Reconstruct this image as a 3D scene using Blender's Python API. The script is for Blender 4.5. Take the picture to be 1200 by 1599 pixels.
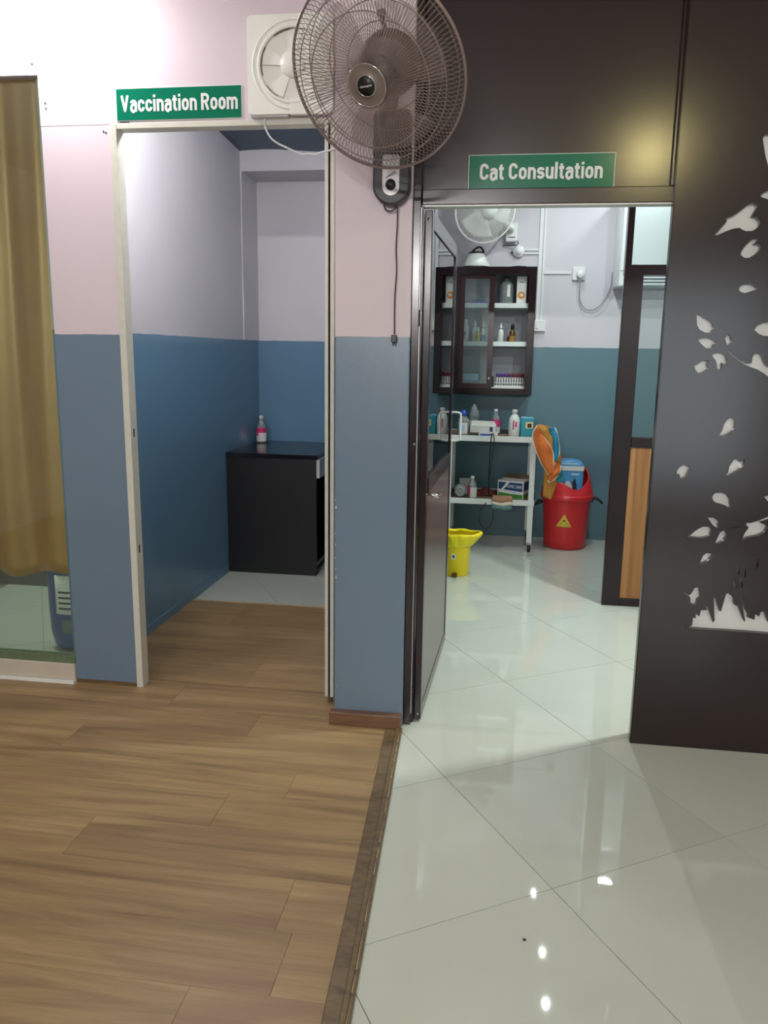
import bpy, math, random
from mathutils import Matrix, Vector
random.seed(7)
PI = math.pi
scn = bpy.context.scene
for o in list(bpy.data.objects): bpy.data.objects.remove(o)
COL = scn.collection

# ------------------------------------------------------------------ camera
def make_camera():
    f, pitch, roll, yaw = 1240.4, math.radians(11.297), math.radians(0.827), math.radians(8.166)
    fw = Vector((-math.sin(yaw)*math.cos(pitch), math.cos(yaw)*math.cos(pitch), -math.sin(pitch)))
    rt = Vector((math.cos(yaw), math.sin(yaw), 0)); up = rt.cross(fw)
    R = rt*math.cos(roll)+up*math.sin(roll); U = -rt*math.sin(roll)+up*math.cos(roll)
    cd = bpy.data.cameras.new('camera'); cd.sensor_fit = 'HORIZONTAL'; cd.sensor_width = 36.0
    cd.lens = 36.0*f/1200.0; cd.clip_start = 0.02; cd.clip_end = 60
    o = bpy.data.objects.new('camera', cd); COL.objects.link(o)
    m = Matrix.Identity(4)
    for i in range(3):
        m[i][0] = R[i]; m[i][1] = U[i]; m[i][2] = -fw[i]
    m[0][3], m[1][3], m[2][3] = 0, 0, 1.5
    o.matrix_world = m; scn.camera = o
make_camera()

# ------------------------------------------------------------------ world, light, exposure
scn.view_settings.view_transform = 'Standard'; scn.view_settings.look = 'None'
scn.view_settings.gamma = 1; scn.view_settings.use_curve_mapping = False
scn.view_settings.exposure = 0.40
w = bpy.data.worlds.new('world'); scn.world = w; w.use_nodes = True
w.node_tree.nodes['Background'].inputs[0].default_value = (0.88, 0.93, 1.0, 1)
w.node_tree.nodes['Background'].inputs[1].default_value = 2.6      # assumed overcast daylight as fill, through an added glazed entrance behind the camera
CEIL = 2.95
# ceiling fittings: (x, y, z, radius, watts, colour, shape, label)
LAMPS = [
 (-1.74, 2.93, CEIL, .05, 10.5, (1, .96, .97), 'disc', 'assumed round ceiling downlight close above the curtained window wall'),  # unseen fitting, assumed from the hot spot on the wall
 (0.95, 0.02, CEIL, .05, 15, (1, .84, .36), 'globe', 'warm yellow globe lamp over the tiled waiting area'),
 (-1.45, 0.75, CEIL, .06, 3, (1, .90, .78), 'disc', 'added round fill light over the middle of the wooden floor'),  # unseen fitting added as general fill for the waiting area
 (-1.30, -1.60, CEIL, .06, 2, (1, .95, .90), 'disc', 'added round fill light over the rear of the wooden floor'),  # second unseen fill light, added towards the rear
 (0.45, 6.06, CEIL, .013, 3.5, (.90, 1, .98), 'disc', 'small ceiling spotlight nearest the back wall of the consultation room'),
 (0.49, 5.38, CEIL, .013, 6, (.90, 1, .98), 'disc', 'middle of three small ceiling spotlights in the consultation room'),
 (0.49, 4.89, CEIL, .013, 10, (.90, 1, .98), 'disc', 'small ceiling spotlight nearest the consultation doorway'),
 (1.06, 6.30, CEIL, .06, 3.5, (.93, 1, .98), 'disc', 'larger round ceiling light beside the air conditioner'),
 (1.50, 3.65, CEIL, .08, 46, (.92, 1, .97), 'disc', 'assumed round ceiling light behind the dark cutout panel'),  # unseen fitting, assumed from the shadow edge at the cutout panel
 (-1.24, 3.52, 2.74, .05, 22, (.97, .99, 1), 'globe', 'assumed bare globe lamp hanging inside the vaccination room behind the doorway head'),  # unseen lamp, assumed for the bright side wall of the vaccination room
 (-2.75, 3.95, CEIL, .06, 22, (.93, 1, .95), 'disc', 'added round fill light in the room behind the gold curtain'),  # unseen lamp added to brighten the floor below the curtain
]
# assumed tube battens on the unseen wall opposite: (x centre, y, z, length, watts)
ASSUMED_TUBES = [(-.75, -3.44, 2.42, 1.2, 90)]

# ------------------------------------------------------------------ materials
def new_mat(name):
    m = bpy.data.materials.new(name); m.use_nodes = True
    nt = m.node_tree; return m, nt, nt.nodes['Principled BSDF']
def srgb(r, g, b):
    def c(v):
        v /= 255.0
        return v/12.92 if v <= .04045 else ((v+.055)/1.055)**2.4
    return (c(r), c(g), c(b), 1)
def setp(b, **k):
    for n, v in k.items(): b.inputs[n].default_value = v
def plain(name, col, rough=.5, metal=0.0, spec=.5, noise=.06, scale=14, bump=0.0, bscale=120, alpha=1.0, **kw):
    """one colour with a little procedural mottling and optional fine relief"""
    m, nt, b = new_mat(name); N = nt.nodes; L = nt.links
    tc = N.new('ShaderNodeTexCoord'); n = N.new('ShaderNodeTexNoise'); n.inputs['Scale'].default_value = scale
    n.inputs['Detail'].default_value = 4
    L.new(tc.outputs['Object'], n.inputs['Vector'])
    mx = N.new('ShaderNodeMix'); mx.data_type = 'RGBA'
    mx.inputs[6].default_value = tuple(min(1, c*(1-noise*2)) for c in col[:3])+(1,)
    mx.inputs[7].default_value = tuple(min(1, c*(1+noise*2)) for c in col[:3])+(1,)
    L.new(n.outputs['Fac'], mx.inputs[0]); L.new(mx.outputs[2], b.inputs['Base Color'])
    setp(b, Roughness=rough, Metallic=metal, Alpha=alpha); b.inputs['Specular IOR Level'].default_value = spec
    for k, v in kw.items(): b.inputs[k.replace('_', ' ')].default_value = v
    if bump:
        n2 = N.new('ShaderNodeTexNoise'); n2.inputs['Scale'].default_value = bscale; n2.inputs['Detail'].default_value = 3
        L.new(tc.outputs['Object'], n2.inputs['Vector'])
        bp = N.new('ShaderNodeBump'); bp.inputs['Strength'].default_value = bump; bp.inputs['Distance'].default_value = .004
        L.new(n2.outputs['Fac'], bp.inputs['Height']); L.new(bp.outputs['Normal'], b.inputs['Normal'])
    return m
def wall_paint(name, top, low, zline=1.56, rtop=.55, rlow=.3):
    """oil-painted wall: one paint above the dado line, another below"""
    m, nt, b = new_mat(name); N = nt.nodes; L = nt.links
    g = N.new('ShaderNodeNewGeometry'); sp = N.new('ShaderNodeSeparateXYZ'); L.new(g.outputs['Position'], sp.inputs[0])
    n = N.new('ShaderNodeTexNoise'); n.inputs['Scale'].default_value = 9; n.inputs['Detail'].default_value = 2
    L.new(g.outputs['Position'], n.inputs['Vector'])
    wob = N.new('ShaderNodeMath'); wob.operation = 'MULTIPLY_ADD'; wob.inputs[1].default_value = .008
    L.new(n.outputs['Fac'], wob.inputs[0]); L.new(sp.outputs['Z'], wob.inputs[2])
    gt = N.new('ShaderNodeMath'); gt.operation = 'GREATER_THAN'; gt.inputs[1].default_value = zline+.004
    L.new(wob.outputs[0], gt.inputs[0])
    n2 = N.new('ShaderNodeTexNoise'); n2.inputs['Scale'].default_value = 2.2; n2.inputs['Detail'].default_value = 6
    L.new(g.outputs['Position'], n2.inputs['Vector'])
    mx = N.new('ShaderNodeMix'); mx.data_type = 'RGBA'; mx.inputs[6].default_value = low; mx.inputs[7].default_value = top
    L.new(gt.outputs[0], mx.inputs[0])
    mr = N.new('ShaderNodeMapRange'); mr.inputs[3].default_value = .93; mr.inputs[4].default_value = 1.05
    L.new(n2.outputs['Fac'], mr.inputs[0])
    ml = N.new('ShaderNodeMix'); ml.data_type = 'RGBA'; ml.blend_type = 'MULTIPLY'; ml.inputs[0].default_value = 1
    L.new(mx.outputs[2], ml.inputs[6]); L.new(mr.outputs[0], ml.inputs[7]); L.new(ml.outputs[2], b.inputs['Base Color'])
    r = N.new('ShaderNodeMapRange'); r.inputs[3].default_value = rlow; r.inputs[4].default_value = rtop
    L.new(gt.outputs[0], r.inputs[0]); L.new(r.outputs[0], b.inputs['Roughness'])
    n3 = N.new('ShaderNodeTexNoise'); n3.inputs['Scale'].default_value = 160; n3.inputs['Detail'].default_value = 4
    L.new(g.outputs['Position'], n3.inputs['Vector'])
    bp = N.new('ShaderNodeBump'); bp.inputs['Strength'].default_value = .09; bp.inputs['Distance'].default_value = .003
    L.new(n3.outputs['Fac'], bp.inputs['Height']); L.new(bp.outputs['Normal'], b.inputs['Normal'])
    return m
def wood(name, c1, c2, c3, rough=.38, sx=1.1, sy=13.0, axis='X', rnd=True, blotch=False):
    """grain running along one axis, tone shifted per plank"""
    m, nt, b = new_mat(name); N = nt.nodes; L = nt.links
    g = N.new('ShaderNodeNewGeometry'); oi = N.new('ShaderNodeObjectInfo')
    mp = N.new('ShaderNodeMapping')
    mp.inputs['Scale'].default_value = (sx, sy, sy) if axis == 'X' else (sy, sy, sx)
    add = N.new('ShaderNodeVectorMath'); add.operation = 'MULTIPLY_ADD'
    L.new(oi.outputs['Random'], add.inputs[0]); add.inputs[1].default_value = (37, 19, 23) if rnd else (0, 0, 0)
    L.new(g.outputs['Position'], add.inputs[2]); L.new(add.outputs[0], mp.inputs['Vector'])
    n = N.new('ShaderNodeTexNoise'); n.inputs['Scale'].default_value = 1.0; n.inputs['Detail'].default_value = 7
    n.inputs['Roughness'].default_value = .62; n.inputs['Distortion'].default_value = 1.4
    L.new(mp.outputs[0], n.inputs['Vector'])
    mp2 = N.new('ShaderNodeMapping'); mp2.inputs['Scale'].default_value = (sx*3, sy*9, sy*9) if axis == 'X' else (sy*9, sy*9, sx*3)
    L.new(add.outputs[0], mp2.inputs['Vector'])
    n2 = N.new('ShaderNodeTexNoise'); n2.inputs['Scale'].default_value = 1.0; n2.inputs['Detail'].default_value = 3
    L.new(mp2.outputs[0], n2.inputs['Vector'])
    cr = N.new('ShaderNodeValToRGB'); e = cr.color_ramp.elements
    e[0].position = .28; e[0].color = c1; e[1].position = .72; e[1].color = c3
    x = cr.color_ramp.elements.new(.5); x.color = c2
    L.new(n.outputs['Fac'], cr.inputs[0])
    mr = N.new('ShaderNodeMapRange'); mr.inputs[1].default_value = .3; mr.inputs[2].default_value = .7
    mr.inputs[3].default_value = .90; mr.inputs[4].default_value = 1.07; L.new(n2.outputs['Fac'], mr.inputs[0])
    mr2 = N.new('ShaderNodeMapRange'); mr2.inputs[3].default_value = .95 if rnd else 1; mr2.inputs[4].default_value = 1.05 if rnd else 1
    L.new(oi.outputs['Random'], mr2.inputs[0])
    mu = N.new('ShaderNodeMath'); mu.operation = 'MULTIPLY'; L.new(mr.outputs[0], mu.inputs[0]); L.new(mr2.outputs[0], mu.inputs[1])
    ml = N.new('ShaderNodeMix'); ml.data_type = 'RGBA'; ml.blend_type = 'MULTIPLY'; ml.inputs[0].default_value = 1
    src = cr.outputs[0]
    if blotch:
        mp3 = N.new('ShaderNodeMapping'); mp3.inputs['Scale'].default_value = (1.3, 4.5, 1); L.new(add.outputs[0], mp3.inputs['Vector'])
        n3 = N.new('ShaderNodeTexNoise'); n3.inputs['Scale'].default_value = 1.0; n3.inputs['Detail'].default_value = 3; n3.inputs['Distortion'].default_value = 1.0
        L.new(mp3.outputs[0], n3.inputs['Vector'])
        r3 = N.new('ShaderNodeMapRange'); r3.inputs[1].default_value = .5; r3.inputs[2].default_value = .72; r3.inputs[4].default_value = .75; L.new(n3.outputs['Fac'], r3.inputs[0])
        mb3 = N.new('ShaderNodeMix'); mb3.data_type = 'RGBA'; mb3.inputs[7].default_value = srgb(130, 101, 74)
        L.new(r3.outputs[0], mb3.inputs[0]); L.new(cr.outputs[0], mb3.inputs[6]); src = mb3.outputs[2]
    L.new(src, ml.inputs[6]); L.new(mu.outputs[0], ml.inputs[7]); L.new(ml.outputs[2], b.inputs['Base Color'])
    setp(b, Roughness=rough)
    bp = N.new('ShaderNodeBump'); bp.inputs['Strength'].default_value = .12; bp.inputs['Distance'].default_value = .002
    L.new(n2.outputs['Fac'], bp.inputs['Height']); L.new(bp.outputs['Normal'], b.inputs['Normal'])
    return m
def tile_mat(name, col, rough=.02):
    m, nt, b = new_mat(name); N = nt.nodes; L = nt.links
    g = N.new('ShaderNodeNewGeometry'); oi = N.new('ShaderNodeObjectInfo')
    n = N.new('ShaderNodeTexNoise'); n.inputs['Scale'].default_value = 3; n.inputs['Detail'].default_value = 6
    L.new(g.outputs['Position'], n.inputs['Vector'])
    mr = N.new('ShaderNodeMapRange'); mr.inputs[3].default_value = .94; mr.inputs[4].default_value = 1.04; L.new(n.outputs['Fac'], mr.inputs[0])
    mr2 = N.new('ShaderNodeMapRange'); mr2.inputs[3].default_value = .97; mr2.inputs[4].default_value = 1.03; L.new(oi.outputs['Random'], mr2.inputs[0])
    mu = N.new('ShaderNodeMath'); mu.operation = 'MULTIPLY'; L.new(mr.outputs[0], mu.inputs[0]); L.new(mr2.outputs[0], mu.inputs[1])
    ml = N.new('ShaderNodeMix'); ml.data_type = 'RGBA'; ml.blend_type = 'MULTIPLY'; ml.inputs[0].default_value = 1
    ml.inputs[6].default_value = col; L.new(mu.outputs[0], ml.inputs[7]); L.new(ml.outputs[2], b.inputs['Base Color'])
    rr = N.new('ShaderNodeMapRange'); rr.inputs[3].default_value = rough*.7; rr.inputs[4].default_value = rough*1.6
    L.new(n.outputs['Fac'], rr.inputs[0]); L.new(rr.outputs[0], b.inputs['Roughness'])
    return m
def glass(name, tint=(.93, .97, .96, 1), haze=0.0, rough=0.0):
    m, nt, b = new_mat(name); N = nt.nodes; L = nt.links; N.remove(b)
    out = N['Material Output']
    tr = N.new('ShaderNodeBsdfTransparent'); tr.inputs[0].default_value = tint
    gl = N.new('ShaderNodeBsdfGlossy'); gl.inputs['Roughness'].default_value = rough
    fr = N.new('ShaderNodeFresnel'); fr.inputs[0].default_value = 1.5
    nz = N.new('ShaderNodeTexNoise'); nz.inputs['Scale'].default_value = 6
    base = tr.outputs[0]
    if haze:
        df = N.new('ShaderNodeBsdfDiffuse'); df.inputs[0].default_value = (.72, .78, .76, 1)
        mr = N.new('ShaderNodeMapRange'); mr.inputs[3].default_value = haze*.6; mr.inputs[4].default_value = haze*1.4
        L.new(nz.outputs['Fac'], mr.inputs[0])
        m0 = N.new('ShaderNodeMixShader'); L.new(mr.outputs[0], m0.inputs[0]); L.new(tr.outputs[0], m0.inputs[1]); L.new(df.outputs[0], m0.inputs[2]); base = m0.outputs[0]
    mx = N.new('ShaderNodeMixShader'); L.new(fr.outputs[0], mx.inputs[0]); L.new(base, mx.inputs[1]); L.new(gl.outputs[0], mx.inputs[2])
    L.new(mx.outputs[0], out.inputs['Surface']); return m
def emit(name, col, s):
    m, nt, b = new_mat(name); setp(b, Roughness=.4); b.inputs['Base Color'].default_value = (.8, .8, .8, 1)
    b.inputs['Emission Color'].default_value = tuple(col)+(1,); b.inputs['Emission Strength'].default_value = s; return m

PINK = srgb(213, 199, 207); SLATE = srgb(107, 127, 146)
M = {}
M['wall'] = wall_paint('pink_and_slate_paint', PINK, SLATE)
M['wall_vac'] = wall_paint('lilac_and_teal_paint', srgb(206, 205, 209), srgb(100, 136, 162), 1.58, .5, .16)
M['wall_cat'] = wall_paint('lilac_and_blue_green_paint', srgb(208, 203, 211), srgb(92, 124, 136), 1.566, .5, .25)
M['ceil'] = plain('white_ceiling_paint', srgb(225, 225, 222), .8, noise=.02)
M['blue_ceil'] = plain('dark_blue_ceiling_paint', srgb(66, 86, 106), .5, noise=.05, scale=5)
M['rear'] = plain('pale_rear_wall_paint', srgb(205, 198, 200), .7, noise=.02)
M['plank'] = wood('laminate_oak', srgb(114, 90, 62), srgb(150, 124, 85), srgb(168, 142, 101), .4, .7, 8, blotch=True)
M['trimwood'] = wood('dark_threshold_wood', srgb(78, 62, 42), srgb(104, 85, 58), srgb(122, 101, 70), .45, 9, 24, 'X', False)
M['skirting'] = wood('reddish_skirting_wood', srgb(84, 58, 42), srgb(112, 80, 56), srgb(128, 96, 68), .42, 3, 40, 'X', False)
M['worn'] = plain('worn_bare_edge', srgb(176, 150, 112), .6, noise=.25, scale=60)
M['tile'] = tile_mat('polished_vitrified_tile', srgb(196, 201, 189))
M['grout'] = plain('grout', srgb(120, 112, 92), .9)
M['dark'] = plain('dark_brown_laminate', srgb(34, 16, 17), .2, spec=.8, noise=.12, scale=5, bump=.02, bscale=60)
M['maroon'] = plain('dark_maroon_enamel', srgb(30, 15, 19), .2, spec=.5, noise=.1, bump=.02, bscale=40)
M['leafpanel'] = plain('brown_laminate_door_panel', srgb(92, 76, 74), .22, spec=.6, noise=.05)
M['acrylic'] = plain('white_gloss_acrylic', srgb(226, 226, 224), .1, noise=.015)
M['black_gap'] = plain('black_rubber', srgb(14, 13, 14), .8)
M['white'] = plain('white_enamel', srgb(226, 228, 224), .3, noise=.02)
M['whitewood'] = plain('off_white_painted_timber', srgb(205, 204, 192), .45, noise=.05, scale=30, bump=.15, bscale=70)
M['marble'] = plain('cream_marble_sill', srgb(196, 186, 170), .25, noise=.06, scale=6)
M['green'] = plain('green_sign_acrylic', srgb(0, 112, 84), .16, noise=.02)
M['silverletter'] = plain('white_vinyl_lettering', srgb(226, 228, 228), .4, noise=.01)
M['gold'] = plain('gold_satin', srgb(190, 132, 48), .38, metal=.15, noise=.06, scale=6, bump=.08, bscale=300)
M['glass'] = glass('clear_glass'); M['greenglass'] = glass('greenish_glass', (.88, .96, .91, 1), .03)
M['cabglass'] = glass('dusty_cabinet_glass', (.92, .96, .96, 1), .06)
M['greyglass'] = glass('smoky_glass', (.45, .5, .52, 1), .25)
M['clearplastic'] = glass('clear_plastic', (.84, .9, .93, 1), .30, .05)
M['greengasket'] = plain('mossy_green_sealant', srgb(96, 112, 82), .7, noise=.15, scale=40)
M['bluecan'] = plain('navy_blue_plastic', srgb(44, 84, 140), .35, noise=.06)
M['paper'] = plain('white_paper', srgb(222, 222, 216), .7, noise=.03, scale=40)
M['ink'] = plain('dark_ink', srgb(40, 42, 50), .7)
M['fanwire'] = plain('bronze_grey_wire', srgb(142, 124, 120), .35, metal=.35, noise=.04)
M['fanplastic'] = plain('charcoal_plastic', srgb(52, 50, 54), .42, noise=.04)
M['motor'] = plain('taupe_motor_housing', srgb(116, 102, 96), .4, noise=.05)
M['silver'] = plain('silver_plastic', srgb(176, 172, 174), .3, metal=.3, noise=.03)
M['chrome'] = plain('polished_chrome', srgb(205, 205, 208), .12, metal=1.0, noise=.01)
M['blade'] = plain('smoky_translucent_blade', srgb(150, 136, 132), .3, noise=.03, alpha=.22)
M['black'] = plain('black_plastic', srgb(16, 16, 18), .4, noise=.05)
M['blackgloss'] = plain('black_laminate', srgb(16, 18, 24), .18, noise=.08, scale=5)
M['blackmatt'] = plain('black_matt_board', srgb(17, 17, 20), .42, noise=.06, scale=5)
M['cream'] = plain('yellowed_white_plastic', srgb(236, 236, 230), .35, noise=.03, scale=9)
M['grime'] = plain('brown_grime', srgb(112, 96, 66), .8, noise=.3, scale=60)
M['pvc'] = plain('white_pvc', srgb(226, 226, 226), .4, noise=.015)
M['cablewhite'] = plain('white_cable', srgb(214, 216, 220), .45, noise=.01)
M['drawer'] = plain('pale_grey_drawer_front', srgb(190, 194, 188), .4, noise=.02)
M['cabback'] = plain('grey_cabinet_back', srgb(140, 142, 148), .5, noise=.04)
M['shelfwhite'] = plain('white_shelf_edge', srgb(220, 226, 222), .4, noise=.01)
M['orange'] = plain('orange_print', srgb(224, 140, 40), .5)
M['pinkprint'] = plain('pink_print', srgb(222, 62, 140), .5); M['magenta'] = plain('magenta_print', srgb(206, 48, 110), .5)
M['bluecap'] = plain('bright_blue_plastic', srgb(40, 82, 190), .35)
M['teal'] = plain('teal_wrapper', srgb(52, 158, 178), .35, noise=.05)
M['yellowlabel'] = plain('pale_yellow_label', srgb(226, 214, 160), .5, noise=.05)
M['amber'] = plain('amber_bottle', srgb(92, 58, 24), .2, noise=.08); M['yellowbottle'] = plain('yellow_liquid_bottle', srgb(214, 196, 96), .3)
M['purple'] = plain('purple_cap', srgb(84, 40, 132), .4); M['maroonred'] = plain('dark_red_cap', srgb(112, 24, 44), .4)
M['violetbag'] = plain('violet_plastic_bag', srgb(116, 112, 196), .35, noise=.08)
M['tube'] = plain('pale_tube', srgb(212, 206, 206), .3)
M['paleblue'] = plain('pale_blue_bottle', srgb(116, 158, 192), .35)
M['red'] = plain('red_plastic_bin', srgb(214, 44, 50), .34, noise=.04, scale=5)
M['yellow'] = plain('yellow_plastic_bin', srgb(232, 206, 10), .33, noise=.03)
M['liner'] = plain('yellow_bin_liner', srgb(240, 222, 30), .25, noise=.05, alpha=.93)
M['hazard'] = plain('yellow_hazard_label', srgb(232, 196, 70), .5, noise=.05, scale=60)
M['bluepack'] = plain('sky_blue_pack_print', srgb(74, 150, 206), .3, noise=.10, scale=22)
M['cloud'] = plain('pale_blue_pack_print', srgb(170, 205, 232), .3, noise=.06, scale=30)
M['cardbrown'] = plain('brown_cardboard', srgb(122, 98, 76), .8, noise=.08, scale=30)
M['cardnavy'] = plain('navy_carton_print', srgb(34, 62, 112), .5, noise=.06); M['cardgreen'] = plain('green_carton_print', srgb(64, 140, 48), .5, noise=.1, scale=40)
M['darkred'] = plain('dark_red_cloth', srgb(96, 36, 32), .8, noise=.1, scale=40)
M['tw_orange'] = plain('orange_terry', srgb(232, 122, 58), .9, noise=.13, scale=40, bump=.6, bscale=320)
M['tw_olive'] = plain('ochre_terry', srgb(206, 142, 62), .9, noise=.14, scale=40, bump=.6, bscale=320)
M['tw_teal'] = plain('turquoise_terry', srgb(44, 150, 190), .9, noise=.13, scale=40, bump=.6, bscale=320)
M['tw_green'] = plain('sea_green_terry', srgb(48, 140, 140), .9, noise=.13, scale=40, bump=.6, bscale=320)
M['tw_white'] = plain('cream_terry_hem', srgb(236, 222, 206), .9, noise=.04, bump=.4, bscale=320)
M['tw_brown'] = plain('rust_terry', srgb(178, 132, 106), .9, noise=.1, scale=40, bump=.6, bscale=320)
M['doorwood'] = wood('orange_teak_veneer', srgb(128, 84, 44), srgb(152, 104, 58), srgb(168, 120, 72), .45, .8, 26, 'Z', False)
M['acwhite'] = plain('air_conditioner_white', srgb(226, 230, 234), .35, noise=.01)
M['tw_grey'] = plain('faded_teal_terry', srgb(104, 138, 138), .9, noise=.1, scale=40, bump=.6, bscale=320)
M['rubber'] = plain('black_castor_rubber', srgb(24, 24, 26), .6)

# ------------------------------------------------------------------ mesh builder
class MB:
    def __init__(s): s.v = []; s.f = []; s.sm = []
    def add(s, vs, fs, smooth=False):
        o = len(s.v); s.v += [tuple(v) for v in vs]; s.f += [tuple(i+o for i in f) for f in fs]; s.sm += [smooth]*len(fs); return s
    def box(s, x0, x1, y0, y1, z0, z1):
        return s.add([(x0,y0,z0),(x1,y0,z0),(x1,y1,z0),(x0,y1,z0),(x0,y0,z1),(x1,y0,z1),(x1,y1,z1),(x0,y1,z1)],
                     [(0,3,2,1),(4,5,6,7),(0,1,5,4),(1,2,6,5),(2,3,7,6),(3,0,4,7)])
    def prism(s, poly, a0, a1, plane='XZ'):
        """polygon extruded between a0 and a1 along the axis it does not span"""
        n = len(poly)
        if plane == 'XZ': P = lambda p, a: (p[0], a, p[1])
        elif plane == 'XY': P = lambda p, a: (p[0], p[1], a)
        else: P = lambda p, a: (a, p[0], p[1])
        ar = sum(poly[i][0]*poly[(i+1) % n][1]-poly[(i+1) % n][0]*poly[i][1] for i in range(n))
        if (ar < 0) == (plane in ('XY', 'YZ')): poly = poly[::-1]
        vs = [P(p, a0) for p in poly]+[P(p, a1) for p in poly]
        if plane == 'XZ':
            fs = [tuple(range(n))[::-1], tuple(range(n, 2*n))]+[(i, (i+1) % n, n+(i+1) % n, n+i) for i in range(n)]
        else:
            fs = [tuple(range(n))[::-1], tuple(range(n, 2*n))]+[(i, (i+1) % n, n+(i+1) % n, n+i) for i in range(n)]
        return s.add(vs, fs)
    def lathe(s, prof, c=(0, 0, 0), seg=24, smooth=True, sx=1, sy=1):
        vs = []; fs = []; n = len(prof)
        for r, z in prof:
            for k in range(seg):
                a = 2*PI*k/seg; vs.append((c[0]+sx*r*math.cos(a), c[1]+sy*r*math.sin(a), c[2]+z))
        for i in range(n-1):
            for k in range(seg):
                k2 = (k+1) % seg; fs.append((i*seg+k, i*seg+k2, (i+1)*seg+k2, (i+1)*seg+k))
        if prof[0][0] > 1e-6: fs.append(tuple(range(seg))[::-1])
        if prof[-1][0] > 1e-6: fs.append(tuple((n-1)*seg+k for k in range(seg)))
        return s.add(vs, fs, smooth)
    def tube(s, path, r, seg=8, closed=False, smooth=True, rad=None):
        path = [Vector(p) for p in path]; n = len(path); vs = []; fs = []; up = None
        for i in range(n):
            if closed: t = path[(i+1) % n]-path[i-1]
            else: t = path[min(i+1, n-1)]-path[max(i-1, 0)]
            t.normalize()
            if up is None:
                up = Vector((0, 0, 1)) if abs(t.z) < .9 else Vector((0, 1, 0))
            u = (up-t*up.dot(t))
            if u.length < 1e-6: u = t.orthogonal()
            u.normalize(); up = u; w_ = t.cross(u)
            rr = rad[i] if rad else r
            for k in range(seg):
                a = 2*PI*k/seg; vs.append(path[i]+u*(rr*math.cos(a))+w_*(rr*math.sin(a)))
        for i in range(n if closed else n-1):
            j = (i+1) % n
            for k in range(seg):
                k2 = (k+1) % seg; fs.append((i*seg+k, i*seg+k2, j*seg+k2, j*seg+k))
        if not closed:
            fs.append(tuple(range(seg))[::-1]); fs.append(tuple((n-1)*seg+k for k in range(seg)))
        return s.add(vs, fs, smooth)
    def grid(s, fn, nu, nv, smooth=True):
        vs = [fn(i/nu, j/nv) for j in range(nv+1) for i in range(nu+1)]
        fs = [(j*(nu+1)+i, j*(nu+1)+i+1, (j+1)*(nu+1)+i+1, (j+1)*(nu+1)+i) for j in range(nv) for i in range(nu)]
        return s.add(vs, fs, smooth)
    def xf(s, m):
        s.v = [tuple(m @ Vector(v)) for v in s.v]; return s
    def mesh(s, name):
        me = bpy.data.meshes.new(name); me.from_pydata(s.v, [], s.f); me.update()
        me.polygons.foreach_set('use_smooth', s.sm); return me
def link(name, me, mat, parent=None, loc=None, rot=None, bevel=0, solid=0, seg=2):
    o = bpy.data.objects.new(name, me); COL.objects.link(o)
    if mat and not me.materials: me.materials.append(mat)
    if parent: o.parent = parent
    if loc: o.location = loc
    if rot: o.rotation_euler = rot
    if solid:
        md = o.modifiers.new('solid', 'SOLIDIFY'); md.thickness = solid; md.offset = 0
    if bevel:
        md = o.modifiers.new('bevel', 'BEVEL'); md.width = bevel; md.segments = seg; md.limit_method = 'ANGLE'; md.angle_limit = math.radians(40)
    return o
def part(mb, name, mat, parent, **k): return link(name, mb.mesh(name), M[mat] if isinstance(mat, str) else mat, parent, **k)
def tag(o, label, cat, group=None):
    o['label'] = label; o['category'] = cat
    if group: o['group'] = group
    return o
def thing(name, label, cat, loc=(0, 0, 0), rz=0, group=None):
    o = bpy.data.objects.new(name, None); COL.objects.link(o); o.location = loc; o.rotation_euler = (0, 0, rz)
    o.empty_display_size = .05
    return tag(o, label, cat, group)
def single(mb, name, mat, label, cat, loc=(0, 0, 0), rz=0, group=None, **k):
    return tag(link(name, mb.mesh(name), M[mat], None, loc, (0, 0, rz), **k), label, cat, group)
def struct(mb, name, mat, parent=None, **k):
    o = part(mb, name, mat, parent, **k)
    if not parent: o['kind'] = 'structure'
    return o
def sroot(name):
    o = bpy.data.objects.new(name, None); COL.objects.link(o); o['kind'] = 'structure'; return o
def fill_mesh(name, loops, y0, y1):
    """flat outline with holes in the XZ plane, given thickness between y0 and y1"""
    cu = bpy.data.curves.new(name, 'CURVE'); cu.dimensions = '2D'; cu.fill_mode = 'BOTH'; cu.extrude = abs(y1-y0)/2
    for lp in loops:
        sp = cu.splines.new('POLY'); sp.points.add(len(lp)-1); sp.use_cyclic_u = True
        for p, q in zip(sp.points, lp): p.co = (q[0], q[1], 0, 1)
    t = bpy.data.objects.new('tmp', cu); COL.objects.link(t)
    me = bpy.data.meshes.new_from_object(t.evaluated_get(bpy.context.evaluated_depsgraph_get()))
    bpy.data.objects.remove(t); bpy.data.curves.remove(cu)
    me.transform(Matrix.Translation((0, (y0+y1)/2, 0)) @ Matrix.Rotation(PI/2, 4, 'X')); me.name = name; return me
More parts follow.
